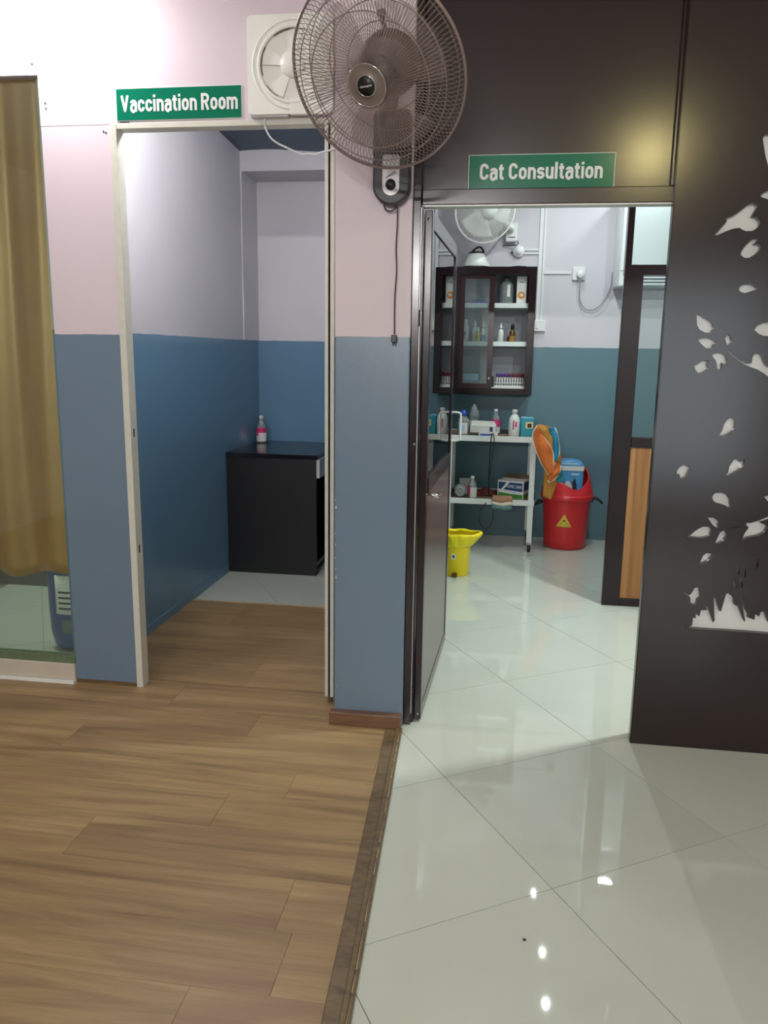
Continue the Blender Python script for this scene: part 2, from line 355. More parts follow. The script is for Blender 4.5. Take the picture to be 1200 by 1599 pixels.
def text_mesh(body, width, height, bold=.0, thick=.001):
    """lettering in the XZ plane, reading from -Y, fitted to a box whose lower corner is the origin"""
    cu = bpy.data.curves.new('lettering', 'FONT'); cu.body = body; cu.size = 1; cu.offset = bold; cu.extrude = .01; cu.resolution_u = 4
    t = bpy.data.objects.new('tmp', cu); COL.objects.link(t)
    me = bpy.data.meshes.new_from_object(t.evaluated_get(bpy.context.evaluated_depsgraph_get()))
    bpy.data.objects.remove(t); bpy.data.curves.remove(cu)
    xs = [v.co.x for v in me.vertices]; ys = [v.co.y for v in me.vertices]
    x0, x1, y0, y1 = min(xs), max(xs), min(ys), max(ys)
    me.transform(Matrix.Diagonal((width/(x1-x0), height/(y1-y0), thick/.02, 1)) @ Matrix.Translation((-x0, -y0, 0)))
    me.transform(Matrix.Rotation(PI/2, 4, 'X')); return me
def arc(cx, cy, rx, ry, a0, a1, n=8):
    return [(cx+rx*math.cos(math.radians(a0+(a1-a0)*i/n)), cy+ry*math.sin(math.radians(a0+(a1-a0)*i/n))) for i in range(n+1)]
def glyphs():
    """bold condensed grotesque letters as centre lines; cap height 1, stroke .17"""
    s = .17; h = s/2; X = .735; W = .50; l, r, m = h, W-h, W/2; rx = (r-l)/2
    cw = .56; cl, crr, cm = h, cw-h, cw/2; cx_ = (crr-cl)/2
    G = {}
    G['o'] = (W, [arc(m, X-h-.2, rx, .2, 0, 180)+arc(m, h+.2, rx, .2, 180, 360)+[(r, X-h-.2)]])
    G['c'] = (W-.02, [arc(m, X-h-.2, rx, .2, 5, 180)+arc(m, h+.2, rx, .2, 180, 355)])
    G['a'] = (W-.01, [[(l+.01, X-.2)]+arc(m, X-h-.15, rx, .15, 160, 0)+[(r, .0)], [(r, .43)]+arc(m-.01, .43-.21, rx-.01, .215, 90, 270, 10)+[(r, .16)]])
    G['i'] = (s+.02, [[(h+.01, 0), (h+.01, X)], [(h+.01, .84), (h+.01, 1.0)]])
    G['l'] = (s+.02, [[(h+.01, 0), (h+.01, 1.02)]])
    G['n'] = (W-.01, [[(l, 0), (l, X)], [(l, X-.26)]+arc(m, X-h-.19, rx, .19, 165, 0)+[(r, 0)]])
    G['u'] = (W-.01, [[(r, 0), (r, X)], [(l, X)]+arc(m, h+.18, rx, .18, 180, 345)+[(r, .26)]])
    w2 = .78; q = (w2-s)/4
    G['m'] = (w2, [[(h, 0), (h, X)], [(h, X-.25)]+arc(h+q, X-h-.17, q, .17, 165, 0)+[(h+2*q, 0)], [(h+2*q, X-.25)]+arc(h+3*q, X-h-.17, q, .17, 165, 0)+[(h+4*q, 0)]])
    G['t'] = (.33, [[(.15, .92)]+[(.15, .24)]+arc(.27, .2, .12, .125, 180, 270, 6)+[(.33, .078)], [(0, X-.065), (.32, X-.065)]])
    G['s'] = (W-.03, [arc(m-.01, X-h-.14, rx-.01, .14, 10, 250, 10)+arc(m-.01, h+.155, rx-.01, .15, 70, -170, 10)])
    G['V'] = (.60, [[(.085, 1), (.30, .06)], [(.515, 1), (.30, .06)], [(.27, .07), (.33, .07)]])
    G['R'] = (.58, [[(h, 0), (h, 1)], [(h, 1-h)]+arc(.30, 1-h-.205, .19, .205, 90, -90, 10)+[(h, 1-h-.41)], [(.30, .50), (.49, 0)]])
    G['C'] = (cw, [arc(cm, 1-h-.24, cx_, .24, 2, 180, 10)+arc(cm, h+.24, cx_, .24, 180, 358, 10)])
    return G, s
def ribbon(mb, pts, w_, y0, y1):
    P = [Vector((a, b)) for a, b in pts]; P = [P[0]]+[b for a, b in zip(P, P[1:]) if (b-a).length > 1e-5]
    n = len(P); Lf = []; Rt = []
    for i in range(n):
        d0 = (P[i]-P[max(i-1, 0)]) if i else (P[1]-P[0]); d1 = (P[min(i+1, n-1)]-P[i]) if i < n-1 else d0
        d0.normalize(); d1.normalize(); t = (d0+d1)
        t = t.normalized() if t.length > 1e-4 else d1
        k = 1/max(.6, t.dot(d1)); nn = Vector((-t.y, t.x))*(w_/2*k); Lf.append(P[i]+nn); Rt.append(P[i]-nn)
    vs = [(a.x, y0, a.y) for a in Lf]+[(a.x, y0, a.y) for a in Rt]+[(a.x, y1, a.y) for a in Lf]+[(a.x, y1, a.y) for a in Rt]
    fs = []
    for i in range(n-1):
        fs += [(i, n+i, n+i+1, i+1), (2*n+i, 2*n+i+1, 3*n+i+1, 3*n+i), (i, i+1, 2*n+i+1, 2*n+i), (n+i, 3*n+i, 3*n+i+1, n+i+1)]
    fs += [(0, 2*n, 3*n, n), (n-1, 2*n-1, 4*n-1, 3*n-1)]
    mb.add(vs, fs)
def sign_text(body, width, cap, thick=.0012):
    G, s = glyphs(); mb = MB(); x = 0
    for ch in body:
        if ch == ' ': x += .24; continue
        w_, strokes = G[ch]
        for k, st in enumerate(strokes): ribbon(mb, [(x+a, b) for a, b in st], s, -thick-.00025*k, 0)
        x += w_+.075
    x -= .075; k = width/x
    mb.v = [(a*k, b, c*cap) for a, b, c in mb.v]; return mb
def circle(cx, cz, r, n=48): return [(cx+r*math.cos(2*PI*i/n), cz+r*math.sin(2*PI*i/n)) for i in range(n)]
def rrect(x0, x1, z0, z1, r, n=5):
    out = []
    for cx, cz, a0 in ((x1-r, z0+r, -90), (x1-r, z1-r, 0), (x0+r, z1-r, 90), (x0+r, z0+r, 180)):
        for i in range(n+1):
            a = math.radians(a0+90*i/n); out.append((cx+r*math.cos(a), cz+r*math.sin(a)))
    return out
def smooth_path(pts, n=8):
    P = [Vector(p) for p in pts]; out = []
    for i in range(len(P)-1):
        a, b, c, d = P[max(i-1, 0)], P[i], P[i+1], P[min(i+2, len(P)-1)]
        for k in range(n):
            t = k/n; out.append(.5*((2*b)+(c-a)*t+(2*a-5*b+4*c-d)*t*t+(3*b-a-3*c+d)*t**3))
    out.append(P[-1]); return out
def clip(poly, a, b, c):
    """keep the side a*x + b*y >= c"""
    out = []
    for i in range(len(poly)):
        p, q = poly[i], poly[(i+1) % len(poly)]
        dp = a*p[0]+b*p[1]-c; dq = a*q[0]+b*q[1]-c
        if dp >= 0: out.append(p)
        if (dp >= 0) != (dq >= 0):
            t = dp/(dp-dq); out.append((p[0]+(q[0]-p[0])*t, p[1]+(q[1]-p[1])*t))
    return out

# ------------------------------------------------------------------ floors
TL = ((-0.335, 2.97), (-0.275, 1.52))                    # tile side of the threshold strip
tn = Vector((TL[1][1]-TL[0][1], -(TL[1][0]-TL[0][0]))); tn.normalize()
if tn.x < 0: tn = -tn
tc = tn.x*TL[0][0]+tn.y*TL[0][1]
tile_floor = struct(MB().box(-3.2, 3.0, -3.5, 6.75, -.06, -.0025), 'floor_tile', 'grout')
ang = math.radians(-58.33); TS = .66
ea = (TS*math.cos(ang), TS*math.sin(ang)); eb = (-ea[1], ea[0]); O0 = (-.1407, 2.6371)
def rect(poly, x0, x1, y0, y1):
    for a, b, c in ((1, 0, x0), (-1, 0, -x1), (0, 1, y0), (0, -1, -y1)):
        if len(poly) > 2: poly = clip(poly, a, b, c)
    return poly
regions = [('f', 3.0, -.6, 3.06), (-.52, 2.6, 3.06, 6.66), (-1.83, -.62, 4.448, 5.9), (-3.1, -1.88, 3.2, 4.6)]
gap = .0012
for i in range(-12, 13):
    for j in range(-12, 13):
        x = O0[0]+i*ea[0]+j*eb[0]; y = O0[1]+i*ea[1]+j*eb[1]
        u = gap/TS
        cell = [(x+ea[0]*a+eb[0]*b, y+ea[1]*a+eb[1]*b) for a, b in ((u, u), (1-u, u), (1-u, 1-u), (u, 1-u))]
        for r in regions:
            if r[0] == 'f':
                p = rect(cell, -5, r[1], r[2], r[3])
                if len(p) > 2: p = clip(p, tn.x, tn.y, tc-.012)
            else: p = rect(cell, *r)
            if len(p) > 2:
                ar = abs(sum(p[k][0]*p[(k+1) % len(p)][1]-p[(k+1) % len(p)][0]*p[k][1] for k in range(len(p))))/2
                if ar > .002: part(MB().prism(p, -.01, 0, 'XY'), 'tile', 'tile', tile_floor)
wood_floor = struct(MB().prism([(-4, -3.5), (-.30, -3.5), (-.36, 3.26), (-4, 3.26)], -.055, .0005, 'XY').box(-1.83, -.62, 3.26, 4.446, -.05, .0005), 'floor_wood', 'grout')
joints = {2.405: -.673, 2.2: -.869, 1.99: -1.253, 1.565: -.482, 1.36: -.678, 2.81: -.94, 1.78: -1.75, 2.607: -1.62, 3.012: -1.36}
rows = [(-.68+.2045*k) for k in range(0, 10)]+[1.36, 1.565, 1.78, 1.99, 2.2, 2.405, 2.607, 2.81, 3.012, 3.262]
rows = sorted(set(round(r, 4) for r in rows if r < 1.2 or r >= 1.36))
for k in range(len(rows)-1):
    y0, y1 = rows[k], rows[k+1]; j0 = joints.get(y0, -.5-.37*((k*5) % 4))
    xs = [j0+2.44]
    while xs[-1] > -4: xs.append(xs[-1]-1.22)
    for a, b in zip(xs[1:], xs):
        p = rect([(a+.0005, y0+.0003), (b-.0005, y0+.0003), (b-.0005, y1-.0003), (a+.0005, y1-.0003)], -4, 1, -3.5, 3.262)
        if len(p) > 2: p = clip(p, -tn.x, -tn.y, -(tc-.045))
        if len(p) > 2: part(MB().prism(p, -.004, .004, 'XY'), 'plank', 'plank', wood_floor)
for y0, y1, js in ((3.265, 3.66, (-1.1,)), (3.66, 4.05, ()), (4.05, 4.446, (-1.45,))):
    xs = [-1.82]+list(js)+[-.62]
    for a, b in zip(xs, xs[1:]): part(MB().box(a+.0005, b-.0005, y0+.0007, y1-.0007, -.004, .004), 'plank', 'plank', wood_floor)
part(MB().prism([(TL[0][0]-.07, 2.975), (TL[0][0]-.004, 2.975), (TL[0][0]-.004+.0414*6.0, -3.02), (TL[0][0]-.07+.0414*6.0, -3.02)], 0, .010, 'XY'), 'threshold_strip', 'trimwood', wood_floor, bevel=.003)
part(MB().prism([(TL[0][0]-.030, 2.975), (TL[0][0]-.014, 2.975), (TL[0][0]-.014+.0414*6.0, -3.02), (TL[0][0]-.030+.0414*6.0, -3.02)], .008, .015, 'XY'), 'threshold_bead', 'trimwood', wood_floor, bevel=.003)
mb = MB(); yy = 2.95
while yy > .2:
    ln = random.uniform(.05, .22); x = TL[0][0]-.0125+.0414*(2.97-yy)
    mb.prism([(x, yy), (x+random.uniform(.002, .004), yy-.3*ln), (x+.0025+.0414*ln, yy-ln), (x-.0008+.0414*ln, yy-ln)], .009, .0112, 'XY'); yy -= ln+random.uniform(.0, .02)
o = part(mb, 'worn_edge', 'worn', wood_floor)
part(MB().box(-1.82, -.62, 4.440, 4.456, 0, .006), 'floor_edging', 'worn', wood_floor)

# ------------------------------------------------------------------ ceilings and outer shell
struct(MB().box(-4.1, 3.1, -3.6, 3.2, CEIL, CEIL+.1), 'ceiling_waiting', 'ceil')
struct(MB().box(-.6, 2.7, 3.2, 6.8, CEIL, CEIL+.1), 'ceiling_consultation', 'ceil')
cv = sroot('ceiling_vaccination')
struct(MB().box(-3.2, -.6, 3.2, 6.0, CEIL, CEIL+.1), 'soffit', 'ceil', cv)
def bl(u, v):                                            # dark blue sagging slab soffit, wavy lower edges
    x = -1.83+1.22*u
    y0 = 4.72+.16*u+.55*max(0, u-.22)**1.1; y1 = 5.72
    y = y0+(y1-y0)*v
    z = 2.885-.055*v+.012*math.sin(u*9)*v-.02*u
    return (x, y, z)
struct(MB().grid(bl, 24, 10), 'blue_soffit', 'blue_ceil', cv, solid=.02)
struct(MB().box(-1.84, -.6, 5.55, 5.92, 2.70, CEIL), 'beam', 'wall_vac', cv)
# rear wall behind the camera with an added glazed entrance, side walls
struct(MB().box(-4.1, 1.2, -3.6, -3.5, 0, CEIL).box(2.9, 3.1, -3.6, -3.5, 0, CEIL).box(1.2, 2.9, -3.6, -3.5, 2.35, CEIL), 'wall_rear', 'rear')
e = sroot('window_added_entrance')  # unseen glazed entrance, added for daylight fill and a bright panel reflection
struct(MB().box(1.2, 1.26, -3.58, -3.52, 0, 2.35).box(2.84, 2.9, -3.58, -3.52, 0, 2.35).box(2.02, 2.08, -3.58, -3.52, 0, 2.35).box(1.2, 2.9, -3.58, -3.52, 2.29, 2.35).box(1.2, 2.9, -3.58, -3.52, 0, .08), 'added_window_frame', 'maroon', e)
struct(MB().box(1.26, 2.02, -3.555, -3.549, .08, 2.29), 'pane', 'glass', e); struct(MB().box(2.08, 2.84, -3.555, -3.549, .08, 2.29), 'pane', 'glass', e)
struct(MB().box(-4.1, -4, -3.6, 3.25, 0, CEIL), 'wall_waiting_left', 'rear')
struct(MB().box(3.0, 3.1, -3.6, 3.25, 0, CEIL), 'wall_waiting_right', 'rear')

# ------------------------------------------------------------------ front partition: boards round the window and the vaccination doorway
wf = sroot('wall_front')
Y0, Y1 = 3.18, 3.225
B = [(-1.865, -1.5745, 0, 2.3685), (-4.0, -1.907, 2.56, CEIL), (-4.0, -2.75, 0, 2.558), (-.668, -.60, 0, 2.3685)]
for x0, x1, z0, z1 in B: struct(MB().box(x0, x1, Y0, Y1, z0, z1), 'board', 'wall', wf)
struct(MB().prism([(-1.866, 2.3705), (-.60, 2.3705), (-.60, CEIL), (-1.905, CEIL), (-1.905, 2.559), (-1.866, 2.559)], Y0, Y1), 'board', 'wall', wf)
for x, z in ((-1.905+.02, 2.60), (-1.84, 2.455), (-1.838, 2.435), (-1.60, 2.345), (-1.59, 2.34)):
    struct(MB().lathe([(.0035, 0), (.0035, .002), (0, .003)], seg=8).xf(Matrix.Translation((x, Y0, z)) @ Matrix.Rotation(PI/2, 4, 'X')), 'nail', 'ink', wf)
struct(MB().box(-1.866, -1.572, 3.178, 3.182, 0, .022), 'bottom_grime', 'trimwood', wf)
# door lining of the vaccination doorway
d1 = sroot('door_1')
struct(MB().box(-1.574, -1.545, 3.176, 3.238, .0, 2.37), 'jamb', 'whitewood', d1, bevel=.002)
struct(MB().box(-1.574, -.66, 3.178, 3.24, 2.352, 2.374), 'head', 'whitewood', d1, bevel=.002)
struct(MB().box(-.704, -.690, 3.17, 3.30, .03, 2.354), 'jamb', 'whitewood', d1, bevel=.002)
struct(MB().box(-.6895, -.6815, 3.185, 3.30, .02, 2.354), 'door_gap', 'black_gap', d1)
struct(MB().box(-.6805, -.664, 3.165, 3.225, .03, 2.354), 'jamb', 'whitewood', d1, bevel=.002)
for z in (1.135, .625): struct(MB().box(-1.5455, -1.5440, 3.200, 3.210, z, z+.035), 'strike_plate', 'black_gap', d1)
# pillar
pil = struct(MB().box(-.626, -.343, 3.0, 3.30, 0, CEIL), 'wall_pillar', 'wall', bevel=.003)
for x, z, s_ in ((-.621, .905, .006), (-.624, .935, .003), (-.624, .80, .003), (-.622, .755, .003), (-.624, .70, .004), (-.622, .655, .003), (-.62, .62, .005), (-.616, .16, .002)):
    part(MB().prism([(x-s_*.6, z-s_), (x+s_*.5, z-s_*.7), (x+s_*.6, z+s_*.4), (x, z+s_*1.1), (x-s_*.6, z+s_*.6)], 2.9993, 3.001), 'paint_chip', 'whitewood', pil)
struct(MB().box(-.640, -.345, 2.962, 3.0, 0, .060), 'baseboard_pillar', 'skirting', bevel=.003)
# vaccination room shell
struct(MB().box(-1.90, -1.82, 3.225, 5.98, 0, CEIL), 'wall_vaccination_left', 'wall_vac')
struct(MB().box(-1.90, -.52, 5.9, 5.98, 0, CEIL), 'wall_vaccination_back', 'wall_vac')
struct(MB().box(-1.822, -1.813, 5.55, 5.9, 1.58, 2.70), 'pilaster', 'wall_vac', cv)
struct(MB().box(-.62, -.52, 3.28, 6.75, 0, CEIL), 'wall_divider', 'wall_cat')
struct(MB().box(-1.821, -1.812, 3.3, 5.1, 0, .05), 'baseboard_vaccination', 'wall_vac')
# consultation room shell
struct(MB().box(-.62, 2.7, 6.65, 6.75, 0, CEIL), 'wall_consultation_back', 'wall_cat')
struct(MB().box(2.6, 2.7, 3.1, 6.75, 0, CEIL), 'wall_consultation_right', 'wall_cat')
struct(MB().box(-.52, 2.6, 6.641, 6.65, 0, .035), 'baseboard_consultation', 'wall_cat')
# room behind the window
struct(MB().box(-3.2, -1.9, 4.55, 4.62, 0, CEIL), 'wall_store_back', plain('dark_store_wall', srgb(70, 78, 74), .6))
struct(MB().box(-3.28, -3.2, 3.2, 4.62, 0, CEIL), 'wall_store_left', 'rear')

# ------------------------------------------------------------------ consultation doorway: posts, transom, leaf
d2 = sroot('door_2')
struct(MB().box(-.343, -.313, 3.025, 3.12, 0, CEIL), 'post', 'maroon', d2, bevel=.003)
struct(MB().box(-.3125, -.306, 3.05, 3.12, 0, 2.03), 'stop_bead', 'maroon', d2)
struct(MB().box(-.3129, -.3108, 3.022, 3.05, .05, 1.60).box(-.3129, -.3108, 3.022, 3.05, 1.66, 2.02), 'edge_strip', 'silver', d2)  # edge highlight and worn white paint drawn as one pale strip
struct(MB().box(-.313, 1.95, 3.062, 3.10, 2.085, CEIL), 'transom_panel', 'dark', d2)
struct(MB().box(-.313, .62, 3.045, 3.11, 2.032, 2.086), 'transom_rail', 'dark', d2, bevel=.003)
struct(MB().box(-.313, .62, 3.05, 3.105, 2.027, 2.032), 'rail_edging', 'white', d2)
struct(MB().box(.553, .567, 3.046, 3.062, 2.086, CEIL), 'panel_bead', 'dark', d2, bevel=.003)
struct(MB().box(.592, .66, 3.066, 3.12, 0, CEIL), 'post', 'black_gap', d2)
leaf = bpy.data.objects.new('door_3', None); COL.objects.link(leaf); leaf['kind'] = 'structure'
leaf.location = (-.302, 3.062, 0); lw = .97; leaf.rotation_euler = (0, 0, math.radians(90)-math.atan2(.036, .97))
T = .028                                                  # local x runs along the leaf into the room, visible face at local y = -T
struct(MB().box(0, .05, -T, 0, .008, 2.018), 'stile', 'maroon', leaf, bevel=.003)
struct(MB().box(lw-.045, lw, -T, 0, .008, 2.018), 'stile', 'maroon', leaf, bevel=.003)
struct(MB().box(.05, lw-.045, -T, 0, 1.955, 2.018), 'rail', 'maroon', leaf, bevel=.003)
struct(MB().box(.05, lw-.045, -T-.004, 0, .955, 1.02), 'rail', 'maroon', leaf, bevel=.003)
struct(MB().box(.05, lw-.045, -T, 0, .008, .06), 'rail', 'leafpanel', leaf, bevel=.003)
struct(MB().box(.05, lw-.045, -T+.006, -.006, 1.02, 1.955), 'pane', 'glass', leaf)
struct(MB().box(.05, lw-.045, -T+.003, -.004, .06, .955), 'panel', 'leafpanel', leaf)
struct(MB().tube(smooth_path([(lw-.022, -T, 1.075), (lw-.022, -T-.012, 1.072), (lw-.022, -T-.042, 1.078), (lw-.022, -T-.045, 1.09), (lw-.022, -T-.045, 1.20), (lw-.022, -T-.04, 1.212), (lw-.022, -T-.012, 1.216), (lw-.022, -T, 1.214)], 5), .005, 8), 'handle', 'white', leaf)
struct(MB().tube(smooth_path([(.09, -T, .945), (.09, -T-.03, .94), (.12, -T-.034, .935), (.20, -T-.034, .93)], 5), .008, 8), 'latch', 'chrome', leaf)
for z in (1.985, .035): struct(MB().lathe([(.006, 0), (.006, .002), (0, .003)], seg=10).xf(Matrix.Translation((0, -T/2, z)) @ Matrix.Rotation(-PI/2, 4, 'Y')), 'screw', 'chrome', leaf)
struct(MB().lathe([(.006, 0), (.006, .003), (0, .004)], seg=10).xf(Matrix.Translation((-.322, 3.025, 1.16)) @ Matrix.Rotation(PI/2, 4, 'X')), 'screw', 'chrome', d2)

# glazed inner door at the side of the consultation room
d4 = sroot('door_4')
x0, x1, ya, yb = .667, 1.55, 4.83, 4.865
struct(MB().box(x0, x0+.036, ya, yb+.03, 1.9555, CEIL), 'frame_post', 'maroon', d4, bevel=.003)
struct(MB().box(x0+.036, x1, ya, yb+.03, 1.955, 2.012), 'transom_rail', 'maroon', d4, bevel=.003)
struct(MB().box(x0, x0+.106, ya, yb, .0, 1.9545), 'stile', 'maroon', d4, bevel=.003)
struct(MB().box(x1-.1, x1, ya, yb, .0, 1.9545), 'stile', 'maroon', d4, bevel=.003)
struct(MB().box(x0+.106, x1-.1, ya, yb, .975, 1.037), 'rail', 'maroon', d4, bevel=.003)
struct(MB().box(x0+.106, x1-.1, ya, yb, .0, .05), 'rail', 'maroon', d4, bevel=.003)
struct(MB().box(x0+.106, x1-.1, ya+.012, ya+.018, 1.037, 1.955), 'pane', 'glass', d4)
struct(MB().box(x0+.036, x1, ya+.012, ya+.018, 2.012, CEIL), 'pane', 'glass', d4)
for k in range(4): struct(MB().box(x0+.106+.17*k-.03*(k > 0), x0+.106+.17*(k+1)-.032, ya+.006, yb-.004, .05, .975), 'panel', 'doorwood', d4, bevel=.002)
struct(MB().box(x1, 2.6, ya, yb+.05, 0, CEIL), 'wall_inner', 'wall_cat')

# ------------------------------------------------------------------ dark panel with cutouts
CUTS = [
 [(0.711,1.921),(0.725,1.937),(0.746,1.963),(0.743,1.974),(0.763,1.98),(0.781,1.992),(0.808,2.015),(0.822,2.021),(0.837,2.017),(0.84,2.006),(0.832,1.991),(0.826,1.977),(0.841,1.975),(0.853,1.964),(0.855,1.953),(0.848,1.94),(0.834,1.931),(0.812,1.93),(0.799,1.935),(0.791,1.941),(0.771,1.939),(0.746,1.93),(0.725,1.92),(0.714,1.916)],
 [(0.802,1.852),(0.804,1.865),(0.814,1.881),(0.83,1.9),(0.844,1.907),(0.854,1.906),(0.851,1.896),(0.842,1.887),(0.857,1.887),(0.864,1.881),(0.863,1.868),(0.849,1.853),(0.832,1.842),(0.815,1.842)],
 [(0.807,1.737),(0.81,1.747),(0.824,1.755),(0.841,1.755),(0.858,1.749),(0.87,1.737),(0.858,1.734),(0.843,1.728),(0.829,1.724),(0.814,1.728)],
 [(0.837,2.224),(0.838,2.235),(0.845,2.241),(0.853,2.241),(0.872,2.234),(0.897,2.195),(0.907,2.141),(0.891,2.117),(0.864,2.135),(0.85,2.174)],
 [(0.846,2.044),(0.855,2.055),(0.872,2.063),(0.904,2.061),(0.927,2.048),(0.907,2.036),(0.875,2.033),(0.856,2.038)],
 [(0.673,1.65),(0.681,1.653),(0.699,1.641),(0.721,1.629),(0.732,1.619),(0.737,1.605),(0.731,1.59),(0.719,1.587),(0.704,1.59),(0.689,1.598),(0.679,1.613)],
 [(0.684,1.564),(0.7,1.569),(0.72,1.571),(0.738,1.563),(0.75,1.555),(0.755,1.55),(0.745,1.55),(0.74,1.546),(0.739,1.537),(0.729,1.533),(0.715,1.535),(0.702,1.545)],
 [(0.778,1.568),(0.781,1.58),(0.789,1.585),(0.797,1.576),(0.802,1.561),(0.797,1.548),(0.79,1.543),(0.784,1.549)],
 [(0.737,1.51),(0.745,1.516),(0.762,1.52),(0.777,1.516),(0.788,1.505),(0.793,1.49),(0.792,1.476),(0.783,1.479),(0.776,1.484),(0.777,1.46),(0.771,1.458),(0.76,1.464),(0.758,1.477),(0.753,1.492),(0.744,1.502)],
 [(0.681,1.472),(0.691,1.478),(0.704,1.487),(0.721,1.492),(0.732,1.49),(0.725,1.483),(0.726,1.474),(0.731,1.466),(0.722,1.456),(0.711,1.447),(0.699,1.446),(0.688,1.455)],
 [(0.872,1.599),(0.882,1.615),(0.901,1.625),(0.932,1.627),(0.957,1.604),(0.937,1.58),(0.906,1.579),(0.888,1.586)],
 [(0.787,1.531),(0.791,1.533),(0.818,1.51),(0.843,1.492),(0.864,1.482),(0.875,1.485),(0.876,1.509),(0.883,1.518),(0.895,1.52),(0.907,1.511),(0.918,1.489),(0.928,1.474),(0.959,1.472),(1.013,1.499),(1.014,1.487),(0.967,1.454),(0.951,1.439),(0.934,1.439),(0.919,1.45),(0.898,1.462),(0.874,1.47),(0.85,1.48),(0.831,1.492),(0.806,1.511)],
 [(0.788,1.226),(0.797,1.241),(0.803,1.269),(0.816,1.288),(0.833,1.29),(0.842,1.276),(0.841,1.258),(0.832,1.239),(0.816,1.228),(0.801,1.224)],
 [(0.825,1.08),(0.833,1.093),(0.835,1.115),(0.848,1.139),(0.859,1.143),(0.868,1.132),(0.876,1.134),(0.884,1.143),(0.888,1.139),(0.885,1.12),(0.869,1.1),(0.85,1.087),(0.836,1.079)],
 [(0.653,1.079),(0.654,1.093),(0.662,1.106),(0.674,1.114),(0.69,1.108),(0.703,1.101),(0.694,1.091),(0.688,1.075),(0.679,1.064),(0.668,1.06),(0.664,1.079)],
 [(0.785,1.002),(0.794,1.014),(0.815,1.017),(0.833,1.011),(0.847,0.992),(0.854,0.964),(0.848,0.96),(0.837,0.968),(0.819,0.974),(0.8,0.978),(0.789,0.988)],
 [(0.965,1.008),(0.978,1.012),(1.002,1.008),(1.008,0.977),(0.98,0.991)],
 [(0.777,0.921),(0.796,0.922),(0.812,0.913),(0.82,0.902),(0.814,0.895),(0.819,0.883),(0.808,0.885),(0.795,0.897)],
 [(0.7,0.838),(0.718,0.85),(0.741,0.873),(0.762,0.886),(0.783,0.887),(0.794,0.874),(0.792,0.857),(0.778,0.846),(0.759,0.843),(0.728,0.844),(0.709,0.838)],
 [(0.811,0.824),(0.817,0.845),(0.826,0.867),(0.837,0.876),(0.847,0.866),(0.85,0.853),(0.841,0.836),(0.826,0.825)],
 [(0.852,0.883),(0.879,0.894),(0.915,0.901),(0.913,0.907),(0.93,0.908),(0.956,0.918),(0.986,0.934),(1.026,0.951),(1.027,0.939),(0.988,0.919),(0.963,0.91),(0.983,0.903),(0.988,0.89),(0.979,0.873),(0.962,0.862),(0.938,0.856),(0.92,0.85),(0.906,0.837),(0.906,0.849),(0.912,0.869),(0.924,0.89),(0.919,0.896),(0.88,0.887),(0.855,0.881)],
 [(0.765,0.742),(0.767,0.758),(0.774,0.777),(0.786,0.787),(0.808,0.784),(0.806,0.773),(0.795,0.758),(0.78,0.747)],
 [(0.898,0.739),(0.905,0.736),(0.908,0.711),(0.903,0.709),(0.899,0.724)],
 [(0.918,0.751),(0.924,0.751),(0.934,0.699),(0.928,0.698),(0.923,0.722)],
 [(0.913,0.696),(0.92,0.697),(0.926,0.663),(0.92,0.661)],
 [(0.888,0.687),(0.895,0.681),(0.905,0.66),(0.902,0.657),(0.896,0.666)],
 [(0.966,0.772),(0.971,0.772),(0.971,0.736),(0.965,0.736)],
 [(0.716,0.63),(0.737,0.619),(0.746,0.63),(0.754,0.649),(0.768,0.653),(0.773,0.635),(0.778,0.611),(0.768,0.603),(0.766,0.584),(0.753,0.582),(0.745,0.592),(0.741,0.612),(0.721,0.623)],
 [(0.731,0.493),(0.757,0.5),(0.759,0.533),(0.768,0.53),(0.767,0.549),(0.781,0.538),(0.784,0.563),(0.807,0.566),(0.801,0.58),(0.806,0.581),(0.833,0.517),(0.837,0.528),(0.826,0.615),(0.831,0.616),(0.85,0.565),(0.857,0.564),(0.865,0.613),(0.869,0.632),(0.875,0.636),(0.889,0.626),(0.898,0.615),(0.9,0.594),(0.911,0.588),(0.915,0.59),(0.942,0.531),(0.947,0.529),(0.935,0.577),(0.924,0.623),(0.93,0.623),(0.941,0.579),(0.958,0.551),(0.955,0.545),(0.979,0.538),(0.98,0.561),(0.994,0.551),(0.998,0.569),(1.01,0.573),(1.028,0.531),(1.049,0.555),(1.065,0.583),(1.083,0.533),(1.098,0.568),(1.113,0.486),(1.033,0.486),(0.95,0.488),(0.822,0.488),(0.758,0.489)],
]

pan = thing('cutout_panel', 'tall dark brown panel with leaf, branch and grass cutouts beside the consultation doorway', 'panel', (.567, 3.02, 0))
loops = [[(0, 0), (1.35, 0), (1.35, 2.93), (0, 2.93)]]+[[(x-.567, z) for x, z in c] for c in CUTS]
link('panel', fill_mesh('panel', loops, 0, .024), M['dark'], pan)
part(MB().box(.02, 1.34, .026, .030, .05, 2.9), 'backing_sheet', 'acrylic', pan)
part(MB().box(-.003, .004, .002, .036, 0, 2.93), 'edge_strip', 'maroon', pan)

